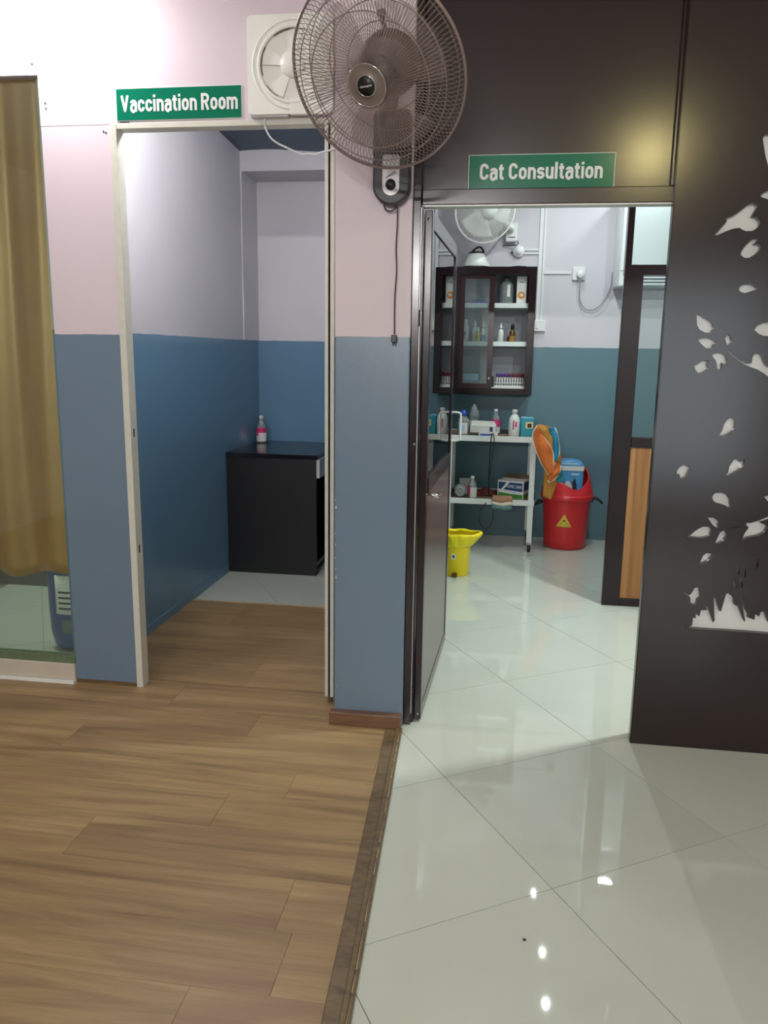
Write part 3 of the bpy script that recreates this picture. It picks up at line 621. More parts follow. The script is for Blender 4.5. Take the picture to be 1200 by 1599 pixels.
# ------------------------------------------------------------------ window with sill, glass, curtain behind
wn = sroot('window_1')
struct(MB().box(-2.75, -1.866, 3.166, 3.30, .018, .094), 'window_sill', 'marble', wn, bevel=.003)
struct(MB().box(-2.75, -1.866, 3.150, 3.20, .0, .017), 'ledge', 'white', wn)
struct(MB().box(-2.75, -1.866, 3.176, 3.215, .094, .128), 'sealant', 'greengasket', wn)
struct(MB().box(-2.75, -1.866, 3.196, 3.202, .128, 2.60), 'pane', 'greenglass', wn)
struct(MB().box(-2.752, -2.75, 3.18, 3.23, 0, 2.558), 'side_lining', 'whitewood', wn)
def curt(u, v):
    z = 2.62-2.135*v+.018*math.sin(u*17)*v*v-.02*(u < .5)*v
    a = 1-.35*v
    x = -2.72+.865*u
    y = 3.262+.020*math.sin(u*27+1.2*math.sin(v*2.6))*(.4+.6*v)+.010*math.sin(u*13+2+v*2.6)+.005*math.sin(u*61+v*3)*(1-v)
    return (x, y, z)
cu = thing('gold_curtain', 'shiny gold satin curtain hanging behind the window glass', 'curtain', (-2.3, 3.265, .48))
mb = MB().grid(curt, 150, 40); mb.xf(Matrix.Translation((2.3, -3.265, -.48))); part(mb, 'drape', 'gold', cu, solid=.003)
part(MB().box(-.42, .432, .004, .03, 1.99, 2.12), 'painted_shade_band', plain('painted_shade_gold_brown', srgb(92, 70, 50), .7), cu)  # brown band paints the wall head's shadow into the curtain top
part(MB().tube([(-.42, .02, 2.10), (.43, .02, 2.10)], .012, 10), 'curtain_rod', 'maroon', cu)
can = thing('blue_canister', 'dark blue plastic canister with a white label behind the window glass', 'canister', (-2.10, 3.62, 0))
mb = MB().prism(rrect(-.135, .135, -.10, .10, .04), .0, .50, 'XY')
def taper(m_):
    m_.v = [(x*(.72+.28*min(1, z/.12)), y*(.72+.28*min(1, z/.12)), z) for x, y, z in m_.v]; return m_
mb = MB().lathe([(.0, 0), (.10, 0), (.118, .02), (.134, .09), (.138, .2), (.138, .44), (.12, .49), (.05, .52), (.05, .56), (0, .56)], seg=32, sy=.75)
part(mb, 'body', 'bluecan', can)
def lab(u, v): a = math.radians(-112+75*u); return (.140*math.cos(a), .106*math.sin(a), .20+.2*v)
part(MB().grid(lab, 10, 2), 'label_sticker', 'paper', can, solid=.001)
for k in range(4):
    def ln(u, v, k=k): a = math.radians(-104+50*u); return (.1415*math.cos(a), .1075*math.sin(a), .225+.028*k+.010*v)
    part(MB().grid(ln, 8, 1), 'print_line', 'ink', can, solid=.001)
def lab2(u, v): a = math.radians(-100+60*u); return (.139*math.cos(a), .1055*math.sin(a), .10+.07*v)
part(MB().grid(lab2, 10, 2), 'lower_sticker', plain('grey_green_label', srgb(96, 118, 118), .6), can, solid=.001)

# ------------------------------------------------------------------ ceiling lamps
for x, y, z, r, pw, col, kind_, lab_ in LAMPS:
    t = thing('ceiling_light', lab_, 'ceiling light', (x, y, z))
    if kind_ == 'globe':
        part(MB().lathe([(0, 0), (.04, 0), (.04, -.02), (.02, -.03), (0, -.03)][::-1], seg=24), 'holder', 'white', t)
        part(MB().lathe([(r*math.sin(PI*k/12), -.082-r*math.cos(PI*k/12)) for k in range(13)], seg=24), 'globe', emit('globe_glow', col, pw/(PI*4*PI*r*r)), t)
        if z < CEIL-.01: part(MB().tube([(0, 0, 0), (0, 0, CEIL-z)], .004, 8), 'cord', 'black', t)
        continue
    else:
        part(MB().lathe([(r, -.006), (r, -.012), (r+.012, -.012), (r+.018, -.004), (r+.018, 0), (r, 0)], seg=28), 'rim', 'white', t)
        part(MB().lathe([(0, -.004), (r, -.004), (r, -.002), (0, -.002)], seg=28), 'lens', emit('lamp_lens', col, 12), t)
        ld = bpy.data.lights.new('lamp', 'AREA'); ld.shape = 'DISK'; ld.size = 2*r; zl = -.014
    ld.energy = pw; ld.color = col
    lo = bpy.data.objects.new('lamp', ld); COL.objects.link(lo); lo.parent = t; lo.location = (0, 0, zl)
for x, y, z, ln_, pw in ASSUMED_TUBES:
    t = thing('assumed_tube_light', 'assumed white tube batten on the unseen wall facing the two doorways', 'tube light', (x, y, z))
    part(MB().box(-ln_/2-.02, ln_/2+.02, -.055, -.025, -.02, .03), 'batten', 'white', t, bevel=.004)
    part(MB().tube([(-ln_/2, 0, 0), (ln_/2, 0, 0)], .013, 12), 'tube', emit('tube_glow', (1, .97, .95), 8), t)
    ld = bpy.data.lights.new('lamp', 'AREA'); ld.shape = 'RECTANGLE'; ld.size = ln_; ld.size_y = .05; ld.energy = pw; ld.color = (1, .97, .96)
    lo = bpy.data.objects.new('lamp', ld); COL.objects.link(lo); lo.parent = t; lo.location = (0, .02, 0); lo.rotation_euler = (PI/2, 0, 0)

# ------------------------------------------------------------------ signs
def sign(name, label, x0, x1, z0, z1, y, body, tx0, tx1, tz0, tz1, tilt=0):
    t = thing(name, label, 'sign', (x0, y, z0)); W, H = x1-x0, z1-z0
    part(MB().box(0, W, -.004, 0, 0, H), 'board', 'green', t)
    part(MB().box(-.002, W+.002, -.003, 0, -.002, 0).box(-.002, W+.002, -.003, 0, H, H+.002).box(-.002, 0, -.003, 0, 0, H).box(W, W+.002, -.003, 0, 0, H), 'edging', 'white', t)
    part(sign_text(body, tx1-tx0, tz1-tz0), 'lettering', 'silverletter', t, loc=(tx0-x0, -.0041, tz0-z0))
sign('room_sign', 'green sign reading Vaccination Room above the inner doorway', -1.538, -1.031, 2.382, 2.496, 3.1795, 'Vaccination Room', -1.52, -1.045, 2.412, 2.472)
sign('room_sign', 'green sign reading Cat Consultation on the dark transom', -.147, .362, 2.088, 2.200, 3.0615, 'Cat Consultation', -.108, .322, 2.117, 2.172)
part(MB().box(-1.53, -1.49, 3.1788, 3.1798, 2.374, 2.3785), 'printer_mark', 'ink', wf)

# ------------------------------------------------------------------ exhaust fan
ex = thing('exhaust_fan', 'square white wall exhaust fan above the vaccination doorway', 'exhaust fan', (-.83, 3.18, 2.55))
link('front_plate', fill_mesh('front_plate', [rrect(-.164, .164, -.170, .172, .018), circle(.012, .0, .128)], -.040, -.028), M['cream'], ex, bevel=.004)
part(MB().box(-.152, .152, -.028, 0, -.16, .16), 'housing', 'cream', ex)
def ring(r, rr, y, n=48): return [(.012+r*math.cos(2*PI*i/n), y, r*math.sin(2*PI*i/n)) for i in range(n)]
part(MB().tube(ring(.153, 0, -.041), .004, 8, True), 'outer_ring', 'cream', ex)
part(MB().tube(ring(.131, 0, -.041), .007, 8, True), 'inner_ring', 'cream', ex)
mb = MB()
for a0, a1 in ((95, 130), (150, 200), (215, 245)):
    mb.tube([(.012+.124*math.cos(math.radians(a)), -.038, .124*math.sin(math.radians(a))) for a in range(a0, a1, 5)], .003, 6)
part(mb, 'grime_line', 'grime', ex)
for k in range(5):
    a0 = 2*PI*k/5+.5
    pts = [(.012+r*math.cos(a0+d), r*math.sin(a0+d)) for r, d in ((.04, -.35), (.118, -.5), (.122, -.2), (.118, .1), (.04, .15))]
    part(MB().prism(pts, -.0345-.001*k, -.0325-.001*k), 'blade', 'cream', ex)
part(MB().lathe([(0, .0), (.046, 0), (.046, .012), (.04, .02), (0, .022)], seg=28).xf(Matrix.Translation((.012, -.038, 0)) @ Matrix.Rotation(PI/2, 4, 'X')), 'hub', 'cream', ex)
part(MB().box(.0, .15, -.046, -.028, -.175, -.12), 'terminal_box', 'cream', ex, bevel=.003)
part(MB().box(-.155, -.01, -.034, -.005, -.178, -.170), 'lower_lip', 'silver', ex)
def px_y(*p): return p
cb = MB().tube(smooth_path([(-.935, 3.168, 2.383), (-.936, 3.166, 2.345), (-.915, 3.165, 2.305), (-.885, 3.165, 2.282), (-.855, 3.165, 2.268), (-.82, 3.165, 2.252), (-.79, 3.165, 2.240), (-.765, 3.165, 2.243), (-.74, 3.163, 2.238), (-.715, 3.160, 2.246), (-.69, 3.158, 2.250), (-.655, 3.158, 2.258)], 6), .0035, 8)
cb.xf(Matrix.Translation((.80, -3.165, -2.24)))
single(cb, 'loose_cable', 'cablewhite', 'thin white cable sagging from the exhaust fan across the doorway top', 'cable', (-.80, 3.165, 2.24))

# ------------------------------------------------------------------ wall fan on the pillar
fan = thing('wall_fan', 'large bronze-grey wire cage wall fan mounted on the pillar', 'fan', (-.414, 3.0, 2.015))
FC = Vector((-.394, 2.48, 2.291)); n_ = Vector((-.235, -.794, -.561)).normalized()
xv = Vector((0, 0, 1)).cross(n_).normalized(); yv = n_.cross(xv)
HM = Matrix(((xv.x, yv.x, n_.x, FC.x+.414), (xv.y, yv.y, n_.y, FC.y-3.0), (xv.z, yv.z, n_.z, FC.z-2.015), (0, 0, 0, 1)))
RF = .262
HM = HM @ Matrix.Diagonal((1.015, 1.015, .78, 1))
front = [(.046, .103), (.085, .101), (.13, .094), (.175, .082), (.21, .066), (.235, .048), (.252, .026), (.260, .006), (.262, 0)]
back = [(.262, 0), (.260, -.010), (.250, -.034), (.232, -.055), (.20, -.073), (.15, -.086), (.10, -.092), (.07, -.093)]
def wires(prof, n, twist, r):
    mb = MB()
    for k in range(n):
        a = 2*PI*k/n; pts = []
        for rr, d in prof:
            t = a+twist*(rr/RF)
            pts.append((rr*math.cos(t), rr*math.sin(t), d))
        mb.tube(pts, r, 4, False)
    return mb.xf(HM)
o = part(wires(front, 128, .10, .00095), 'front_grille', 'fanwire', fan); o['kind'] = 'stuff'
o = part(wires(back, 112, -.10, .00095), 'rear_grille', 'fanwire', fan); o['kind'] = 'stuff'
def hoop(r, d, rr, n=72): return MB().tube([(r*math.cos(2*PI*i/n), r*math.sin(2*PI*i/n), d) for i in range(n)], rr, 6, True).xf(HM)
part(hoop(.2635, .003, .0034), 'rim_ring', 'fanwire', fan); part(hoop(.2635, -.007, .0030), 'rim_ring', 'fanwire', fan)
for r, d in ((.222, .0565), (.178, .0795)): part(hoop(r, d, .0016), 'grille_ring', 'fanwire', fan)
for r, d in ((.232, -.0565), (.175, -.0805), (.12, -.091)): part(hoop(r, d, .0016), 'grille_ring', 'fanwire', fan)
part(MB().lathe([(0, .098), (.048, .098), (.052, .104), (.05, .110), (.046, .109), (.030, .108), (.028, .112), (.024, .113), (0, .113)], seg=40).xf(HM @ Matrix.Diagonal((1.12, 1.12, 1, 1))), 'badge_ring', 'motor', fan)
part(MB().lathe([(0, .1125), (.027, .1125), (.027, .1145), (0, .115)], seg=32).xf(HM), 'badge', 'black', fan)
part(hoop(.0280, .113, .0025, 40), 'badge_trim', 'chrome', fan); part(hoop(.0565, .108, .0028, 48), 'badge_trim', 'chrome', fan)
tm = text_mesh('Crompton', .036, .007, .01, .0006)
tmM = HM @ Matrix.Translation((0, 0, .1152)) @ Matrix.Rotation(math.radians(3), 4, 'Z') @ Matrix.Translation((-.018, -.0035, 0)) @ Matrix.Rotation(-PI/2, 4, 'X')
tm.transform(tmM); link('lettering', tm, M['silverletter'], fan)
for k in range(3):                                        # broad see-through plastic blades, at rest
    a0 = 2*PI*k/3+.35
    def bld(u, v, a0=a0):
        r = .045+.165*v
        half = .42+.42*math.sin(min(1, v*1.15)*PI*.5)
        a = a0+(u-.5)*2*half*(1-.10*v*v)+.25*v
        return (r*math.cos(a), r*math.sin(a), .018*(u-.5)*2*(1-.3*v)-.0)
    part(MB().grid(bld, 12, 10).xf(HM), 'blade', 'blade', fan, solid=.002)
part(MB().lathe([(0, .045), (.03, .045), (.046, .03), (.048, -.03), (0, -.03)], seg=28).xf(HM), 'blade_hub', plain('smoky_hub', srgb(96, 88, 86), .3), fan)
part(MB().lathe([(0, -.085), (.075, -.085), (.088, -.10), (.090, -.15), (.078, -.19), (.045, -.215), (0, -.22)], seg=32).xf(HM), 'motor_housing', 'motor', fan)
part(MB().lathe([(.006, .0), (.006, .045), (.012, .045), (.013, .062), (0, .064)], seg=14).xf(HM @ Matrix.Translation((0, .075, -.15)) @ Matrix.Rotation(-PI/2, 4, 'X')), 'oscillation_knob', 'motor', fan)
part(MB().tube(smooth_path([(.05, -.39, .36), (.03, -.33, .28), (.0, -.20, .22), (0, -.05, .20)], 5), .03, 14), 'neck', 'fanplastic', fan)
br = rrect(-.066, .066, .0, .315, .03)
bpoly = [(.066*math.cos(a), .066+.066*math.sin(a)*1.0) for a in [PI+PI*i/16 for i in range(17)]]+[(.066, .30), (.056, .315), (-.056, .315), (-.066, .30)]
part(MB().prism(bpoly, -.062, 0), 'bracket', 'fanplastic', fan, bevel=.008, seg=3)
part(MB().prism([(.031*math.cos(a), .060+.031*math.sin(a)) for a in [PI+PI*i/14 for i in range(15)]]+[(.031, .160), (.025, .167), (-.025, .167), (-.031, .160)], -.066, -.060), 'control_plate', 'silver', fan, bevel=.002)
part(MB().lathe([(0, 0), (.018, 0), (.018, .010), (.015, .016), (0, .016)], seg=24).xf(Matrix.Translation((0, -.066, .066)) @ Matrix.Rotation(PI/2, 4, 'X')), 'speed_knob', 'black', fan)
part(MB().tube(smooth_path([(-.018, -.0668, .088), (-.004, -.0668, .098), (.016, -.0668, .112)], 5), .0012, 6).tube(smooth_path([(-.012, -.0668, .093), (.004, -.0668, .098), (.018, -.0668, .106)], 5), .001, 6), 'emblem', 'ink', fan)
for z in (.205,): part(MB().lathe([(0, 0), (.006, 0), (.005, .003), (0, .004)], seg=12).xf(Matrix.Translation((0, -.062, z)) @ Matrix.Rotation(PI/2, 4, 'X')), 'screw', 'chrome', fan)
part(MB().tube(smooth_path([(-.028, -.03, .012), (-.024, -.03, -.008), (-.008, -.03, -.016), (.010, -.03, -.010), (.020, -.03, .006)], 6), .0028, 8), 'cord_loop', 'black', fan)
part(MB().tube(smooth_path([(.020, -.03, .01), (.020, -.022, -.06), (.016, -.015, -.14), (.019, -.014, -.22), (.014, -.014, -.32), (.015, -.014, -.445)], 8), .0024, 8), 'cord', 'black', fan)
part(MB().box(.004, .024, -.024, -.006, -.475, -.448).box(.008, .011, -.018, -.013, -.487, -.475).box(.017, .020, -.018, -.013, -.487, -.475), 'plug', 'black', fan, bevel=.002)

# ------------------------------------------------------------------ black desk in the vaccination room
dk = thing('black_desk', 'black box desk standing in the vaccination room', 'desk', (-1.50, 5.50, 0))
part(MB().box(-.317, .318, -.390, .385, .802, .832), 'top', 'blackgloss', dk, bevel=.003)
part(MB().box(-.315, .305, -.380, -.36, 0, .802), 'side_panel', 'blackmatt', dk, bevel=.002)
part(MB().box(-.315, .305, .36, .38, 0, .802), 'side_panel', 'blackmatt', dk)
part(MB().box(-.315, -.295, -.36, .36, 0, .802), 'back_panel', 'blackmatt', dk)
part(MB().box(-.295, .30, -.36, .36, .06, .085), 'bottom_panel', 'blackmatt', dk)
part(MB().box(.305, .327, -.375, .10, .675, .800), 'drawer_front', 'drawer', dk, bevel=.002)
part(MB().box(-.2, .305, -.35, .08, .69, .79), 'drawer_box', 'blackmatt', dk)

def bottle(name, label, cat, loc, prof, bmat, cap, capmat, stickers=(), seg=24, group=None, sy=1.0, rz=0):
    """stickers: (z0, z1, radius, a0, a1 degrees, material, name)"""
    t = thing(name, label, cat, loc, rz, group)
    part(MB().lathe(prof, seg=seg, sy=sy), 'body', bmat, t)
    if cap: part(MB().lathe(cap, seg=20), 'cap', capmat, t)
    for z0, z1, r, a0, a1, m, nm in stickers:
        def g(u, v): a = math.radians(a0+(a1-a0)*u); return (r*math.cos(a), sy*r*math.sin(a), z0+(z1-z0)*v)
        part(MB().grid(g, max(3, int(abs(a1-a0)/12)), 1), nm, m, t)
    return t
def water(h, r): return [(0, 0), (r*.9, 0), (r, .008), (r, h*.52), (r*.96, h*.60), (r*.62, h*.78), (r*.36, h*.86), (r*.36, h*.88), (0, h*.88)]
def wcap(h, r): return [(0, h*.875), (r*.42, h*.875), (r*.42, h*.99), (r*.36, h), (0, h)]
bottle('plastic_bottle', 'small clear bottle with pink and white label on the black desk', 'bottle', (-1.757, 5.74, .8325), water(.20, .037), 'clearplastic', wcap(.20, .037), 'white',
       [(.012, .075, .0378, -180, 10, 'paper', 'label_sticker'), (.075, .112, .0378, -180, 10, 'magenta', 'label_band'), (.05, .09, .0383, -170, -110, 'pinkprint', 'label_print')])

# ------------------------------------------------------------------ consultation room: cabinet on the back wall
cab = thing('wall_cabinet', 'dark framed glass wall cabinet with white shelves on the consultation room wall', 'cabinet', (-.075, 6.65, 1.19))
cx0, cx1, cz, cd = -.312, .312, .978, .20
part(MB().box(cx0, cx1, -.012, 0, .0, cz), 'back_panel', 'cabback', cab)
part(MB().box(cx0, cx0+.022, -cd, -.012, 0, cz), 'side_panel', 'maroon', cab); part(MB().box(cx1-.022, cx1, -cd, -.012, 0, cz), 'side_panel', 'maroon', cab)
part(MB().box(cx0+.022, cx1-.022, -cd, -.012, 0, .05), 'bottom_panel', 'maroon', cab); part(MB().box(cx0+.022, cx1-.022, -cd, -.012, cz-.022, cz), 'top_panel', 'maroon', cab)
fy0, fy1 = -cd-.018, -cd
part(MB().box(cx0, cx0+.04, fy0, fy1, 0, cz), 'frame_stile', 'maroon', cab, bevel=.002); part(MB().box(cx1-.055, cx1, fy0, fy1, 0, cz), 'frame_stile', 'maroon', cab, bevel=.002)
part(MB().box(cx0+.04, cx1-.055, fy0, fy1, cz-.06, cz), 'frame_rail', 'maroon', cab, bevel=.002); part(MB().box(cx0+.04, cx1-.055, fy0, fy1, 0, .05), 'frame_rail', 'maroon', cab, bevel=.002)
sd = part(MB().box(cx0+.04, cx0+.078, fy1, fy1+.014, .05, cz-.06).box(cx0+.268, cx0+.31, fy1, fy1+.014, .05, cz-.06).box(cx0+.078, cx0+.268, fy1, fy1+.014, cz-.088, cz-.06).box(cx0+.078, cx0+.268, fy1, fy1+.014, .05, .085), 'sliding_door', plain('reddish_brown_enamel', srgb(52, 26, 28), .25), cab)
part(MB().box(cx0+.078, cx0+.268, fy1+.005, fy1+.009, .085, cz-.088), 'pane', 'cabglass', sd)
part(MB().box(cx0+.283, cx0+.292, fy1-.012, fy1, .12, .135), 'door_knob', 'white', sd)
for z in (.672, .378): part(MB().box(cx0+.022, cx1-.022, -cd+.022, -.012, z, z+.036), 'shelf', 'shelfwhite', cab)
part(MB().box(cx0+.022, cx1-.022, -cd+.022, -.012, .05, .058), 'shelf', 'shelfwhite', cab)
CX, CY, CZ = -.075, 6.65, 1.19
def on(shelf, x, y=-.11): return (CX+x, CY+y, CZ+{3: .708, 2: .414, 1: .058}[shelf]+.0005)
# top shelf
mb = MB().grid(lambda u, v: (.075*(2*u-1), .05*(2*v-1), .004+.028*math.sin(PI*u)*math.sin(PI*v)*(1+.3*math.sin(9*u))), 14, 10)
single(mb, 'plastic_bag', 'violetbag', 'flat violet plastic bag on the upper cabinet shelf', 'bag', on(3, -.13), solid=.003)
t = bottle('reagent_bottle', 'large grey glass bottle on the upper cabinet shelf beside the white box', 'bottle', on(3, .085), [(0, 0), (.052, 0), (.055, .006), (.055, .13), (.045, .155), (.022, .17), (.022, .188), (0, .188)], 'greyglass', [(0, .187), (.027, .187), (.027, .205), (0, .207)], M['fanplastic'],
       [(.05, .14, .0558, -84, -58, 'paper', 'label_sticker')])
bx_ = thing('white_carton', 'slim white box with an orange circle on the upper cabinet shelf', 'box', on(3, .205))
part(MB().box(-.04, .035, -.03, .03, 0, .205), 'carton', 'paper', bx_, bevel=.001)
link('orange_mark', fill_mesh('orange_mark', [circle(-.004, .062, .028, 24), circle(-.002, .064, .013, 16)], -.0312, -.0302), M['orange'], bx_)
part(MB().box(-.02, .012, -.0308, -.0302, .158, .163), 'print_line', 'ink', bx_)
# middle shelf
def drop(h, r): return [(0, 0), (r, 0), (r, h*.55), (r*.8, h*.62), (r*.35, h*.66), (r*.35, h*.7), (0, h*.7)]
def nozz(h, r): return [(0, h*.68), (r*.55, h*.68), (r*.5, h*.76), (r*.14, h), (0, h)]
bottle('spray_bottle', 'white bottle with a blue-printed label on the cabinet middle shelf', 'bottle', on(2, -.225, -.12), [(0, 0), (.027, 0), (.027, .115), (.016, .13), (.016, .14), (0, .14)], 'white', [(0, .138), (.017, .138), (.015, .165), (.006, .172), (0, .172)], 'white',
       [(.02, .10, .0275, -150, -40, 'paper', 'label_sticker'), (.04, .075, .028, -120, -80, 'paleblue', 'label_print')])
bottle('dropper_bottle', 'white nozzle bottle behind the cabinet glass beside the yellow bottle', 'bottle', on(2, -.150, -.10), drop(.165, .021), 'white', nozz(.165, .021), 'white')
bottle('medicine_bottle', 'small yellow bottle behind the cabinet glass', 'bottle', on(2, -.122, -.145), drop(.115, .017), 'yellowbottle', nozz(.115, .017), 'white')
bottle('medicine_bottle', 'white and pale blue bottle beside the cabinet door edge', 'bottle', on(2, -.082, -.12), drop(.16, .02), 'white', nozz(.16, .02), 'white', [(.005, .05, .0205, -170, 0, 'paleblue', 'label_sticker')])
bottle('dropper_bottle', 'white nozzle bottle in the open half of the cabinet beside the amber one', 'bottle', on(2, .055, -.12), drop(.145, .022), 'white', nozz(.145, .022), 'white')
bottle('medicine_bottle', 'brown amber medicine bottle in the open half of the cabinet', 'bottle', on(2, .145, -.12), [(0, 0), (.024, 0), (.024, .075), (.012, .09), (.012, .10), (0, .10)], 'amber', [(0, .098), (.014, .098), (.013, .13), (.006, .14), (0, .14)], 'black', [(.002, .045, .0245, -160, -20, plain('ochre_label', srgb(150, 108, 48), .6), 'label_sticker')])
bottle('medicine_bottle', 'tiny dark bottle half hidden behind the amber bottle', 'bottle', on(2, .118, -.08), drop(.06, .012), 'amber', None, None)
# bottom shelf
rk = thing('tube_rack', 'white rack of sample tubes with purple and dark red caps in the cabinet', 'tube rack', on(1, .135))
part(MB().box(-.115, .125, -.035, .035, 0, .012).box(-.115, .125, -.035, .035, .030, .036), 'rack', 'paper', rk)
for k in range(11):
    x = -.095+.0205*k
    tb = part(MB().lathe([(0, .012), (.0065, .014), (.0065, .088), (0, .088)], (x, -.02, 0), 10), 'tube', 'tube', rk)
    part(MB().lathe([(0, .078), (.0085, .078), (.0085, .108), (0, .109)], (x, -.02, 0), 10), 'cap', 'purple' if k < 5 else 'maroonred', tb)
single(MB().box(-.012, .012, -.006, .006, 0, .085), 'marker_pen', 'black', 'short black marker standing beside the tube rack', 'marker', on(1, .0, -.15), bevel=.003)
tr = thing('plastic_tray', 'pale grey plastic tray behind the lower cabinet glass', 'tray', on(1, -.16))
part(MB().box(-.10, .10, -.06, .06, 0, .004).box(-.10, .10, -.063, -.06, 0, .05).box(-.10, .10, .06, .063, 0, .05).box(-.103, -.10, -.06, .06, 0, .05).box(.10, .103, -.06, .06, 0, .05), 'tray_body', 'clearplastic', tr)
part(MB().box(-.07, .05, -.03, .04, .004, .10), 'folded_sheet', 'cloud', tr)
# on top of the cabinet
cn = thing('cone_collar', 'white plastic cone collar with black strap lying on top of the wall cabinet', 'pet collar', (-.235, 6.53, 2.1685))
part(MB().lathe([(.108, 0), (.112, .004), (.058, .108), (.054, .108)], seg=36), 'cone', 'white', cn, solid=.002)
part(MB().lathe([(.1135, 0), (.1135, .006), (.108, .007), (.108, 0)], seg=36), 'edge_band', 'black', cn)
part(MB().lathe([(.060, .100), (.062, .106), (.056, .118), (.052, .112)], seg=30), 'strap', 'black', cn)
part(MB().tube(smooth_path([(-.03, -.045, .116), (.0, -.05, .142), (.03, -.04, .150), (.05, -.02, .130), (.058, 0, .115)], 5), .008, 8), 'buckle', 'black', cn)
single(MB().prism([(-.07, 0), (.08, 0), (.06, .006), (.0, .010), (-.04, .006)], -.05, .05), 'folded_strap', 'black', 'thin black strip lying flat near the edge of the wall cabinet top', 'strap', (.09, 6.52, 2.1685))

# ------------------------------------------------------------------ white wall fan in the consultation room
f2 = thing('wall_fan', 'white wall fan turned aside above the cabinet in the consultation room', 'fan', (.03, 6.65, 2.38))
part(MB().box(-.045, .045, -.07, 0, -.01, .135), 'bracket', 'pvc', f2, bevel=.01)
part(MB().tube(smooth_path([(.045, -.05, .0), (.055, -.055, -.02), (.03, -.05, -.035), (-.06, -.02, -.03)], 6), .004, 8), 'cord', 'fanplastic', f2)
part(MB().box(-.02, .03, -.0715, -.07, .02, .026), 'print_line', 'ink', f2)
n2 = Vector((.42, -.86, -.27)).normalized(); x2 = Vector((0, 0, 1)).cross(n2).normalized(); y2 = n2.cross(x2); F2 = Vector((-.17, 6.30, 2.565))
H2 = Matrix(((x2.x, y2.x, n2.x, F2.x-.03), (x2.y, y2.y, n2.y, F2.y-6.65), (x2.z, y2.z, n2.z, F2.z-2.38), (0, 0, 0, 1)))
def wires2(sign_, nn, hub):
    mb = MB()
    for k in range(nn):
        a = 2*PI*k/nn
        mb.tube([(r*math.cos(a), r*math.sin(a), sign_*d) for r, d in ((hub, .075), (.12, .07), (.18, .055), (.22, .03), (.238, 0))], .0016, 4)
    return mb.xf(H2)
o = part(wires2(1, 84, .05), 'front_grille', 'cream', f2); o['kind'] = 'stuff'
o = part(wires2(-1, 84, .05), 'rear_grille', 'cream', f2); o['kind'] = 'stuff'
part(MB().tube([(.24*math.cos(2*PI*i/60), .24*math.sin(2*PI*i/60), 0) for i in range(60)], .008, 8, True).xf(H2), 'rim_ring', 'cream', f2)
part(MB().lathe([(0, .085), (.06, .085), (.062, .075), (.055, .068), (0, .068)], seg=30).xf(H2), 'badge', 'white', f2)
for k in range(3):
    a0 = 2*PI*k/3
    def bl2(u, v, a0=a0): r = .04+.165*v; a = a0+(u-.5)*1.5+.2*v; return (r*math.cos(a), r*math.sin(a), .02*(u-.5))
    part(MB().grid(bl2, 10, 8).xf(H2), 'blade', 'cream', f2, solid=.002)
part(MB().lathe([(0, -.07), (.07, -.075), (.075, -.12), (.05, -.16), (0, -.17)], seg=28).xf(H2), 'motor_housing', 'cream', f2)
part(MB().tube(smooth_path([tuple(H2 @ Vector((0, 0, -.13))), (-.03, -.16, .10), (0, -.06, .08)], 6), .024, 12), 'neck', 'cream', f2)

# ------------------------------------------------------------------ electrical fittings on the back wall
rs = thing('ceiling_rose', 'round white cable rose on the wall beside the white fan', 'cable fitting', (.092, 6.65, 2.303))
part(MB().lathe([(0, 0), (.046, 0), (.046, .02), (.036, .028), (.03, .028), (.026, .04), (0, .042)], seg=30).xf(Matrix.Rotation(PI/2, 4, 'X')), 'cover', 'pvc', rs)
part(MB().lathe([(0, 0), (.010, 0), (.010, .022), (0, .024)], seg=14).xf(Matrix.Translation((-.05, 0, -.005)) @ Matrix.Rotation(PI/2, 4, 'X')), 'side_stub', 'grime', rs)
cdt = thing('wall_conduit', 'white plastic wiring conduit running up the consultation room wall', 'conduit', (.262, 6.65, 1.775))
part(MB().box(-.012, .012, -.014, 0, 0, 1.17), 'vertical_channel', 'pvc', cdt); part(MB().box(.022, .034, -.010, 0, 0, 1.17), 'vertical_channel', 'pvc', cdt)
part(MB().box(-.125, -.012, -.012, 0, .535, .548), 'branch_channel', 'pvc', cdt); part(MB().box(-.125, -.012, -.012, 0, .508, .520), 'branch_channel', 'pvc', cdt)
part(MB().box(.034, .245, -.012, 0, .358, .380), 'branch_channel', 'pvc', cdt)
sw = thing('switch_box', 'small white switch box at the foot of the wall conduit', 'switch', (.285, 6.65, 1.69))
part(MB().box(-.045, .045, -.03, 0, 0, .085), 'box_body', 'pvc', sw, bevel=.004); part(MB().box(-.03, -.012, -.034, -.03, .025, .05), 'rocker', 'white', sw); part(MB().lathe([(0, 0), (.003, 0), (.003, .001), (0, .002)], seg=8).xf(Matrix.Translation((-.02, -.034, .02)) @ Matrix.Rotation(PI/2, 4, 'X')), 'screw', 'ink', sw)
so = thing('power_socket', 'white wall socket with a round plug and dangling lead', 'socket', (.566, 6.65, 2.085))
part(MB().box(-.048, .048, -.028, 0, 0, .098), 'box_body', 'pvc', so, bevel=.004)
part(MB().lathe([(0, 0), (.03, 0), (.03, .03), (.024, .036), (0, .036)], seg=24).xf(Matrix.Translation((.012, -.028, .042)) @ Matrix.Rotation(PI/2, 4, 'X')), 'plug', 'pvc', so)
part(MB().tube(smooth_path([(.012, -.055, .015), (.010, -.05, -.06), (.018, -.04, -.15), (.06, -.03, -.215), (.12, -.03, -.225), (.18, -.03, -.19), (.23, -.03, -.11), (.248, -.04, -.05), (.252, -.05, .06)], 8), .0045, 8), 'lead', plain('grey_cable', srgb(150, 150, 154), .5), so)
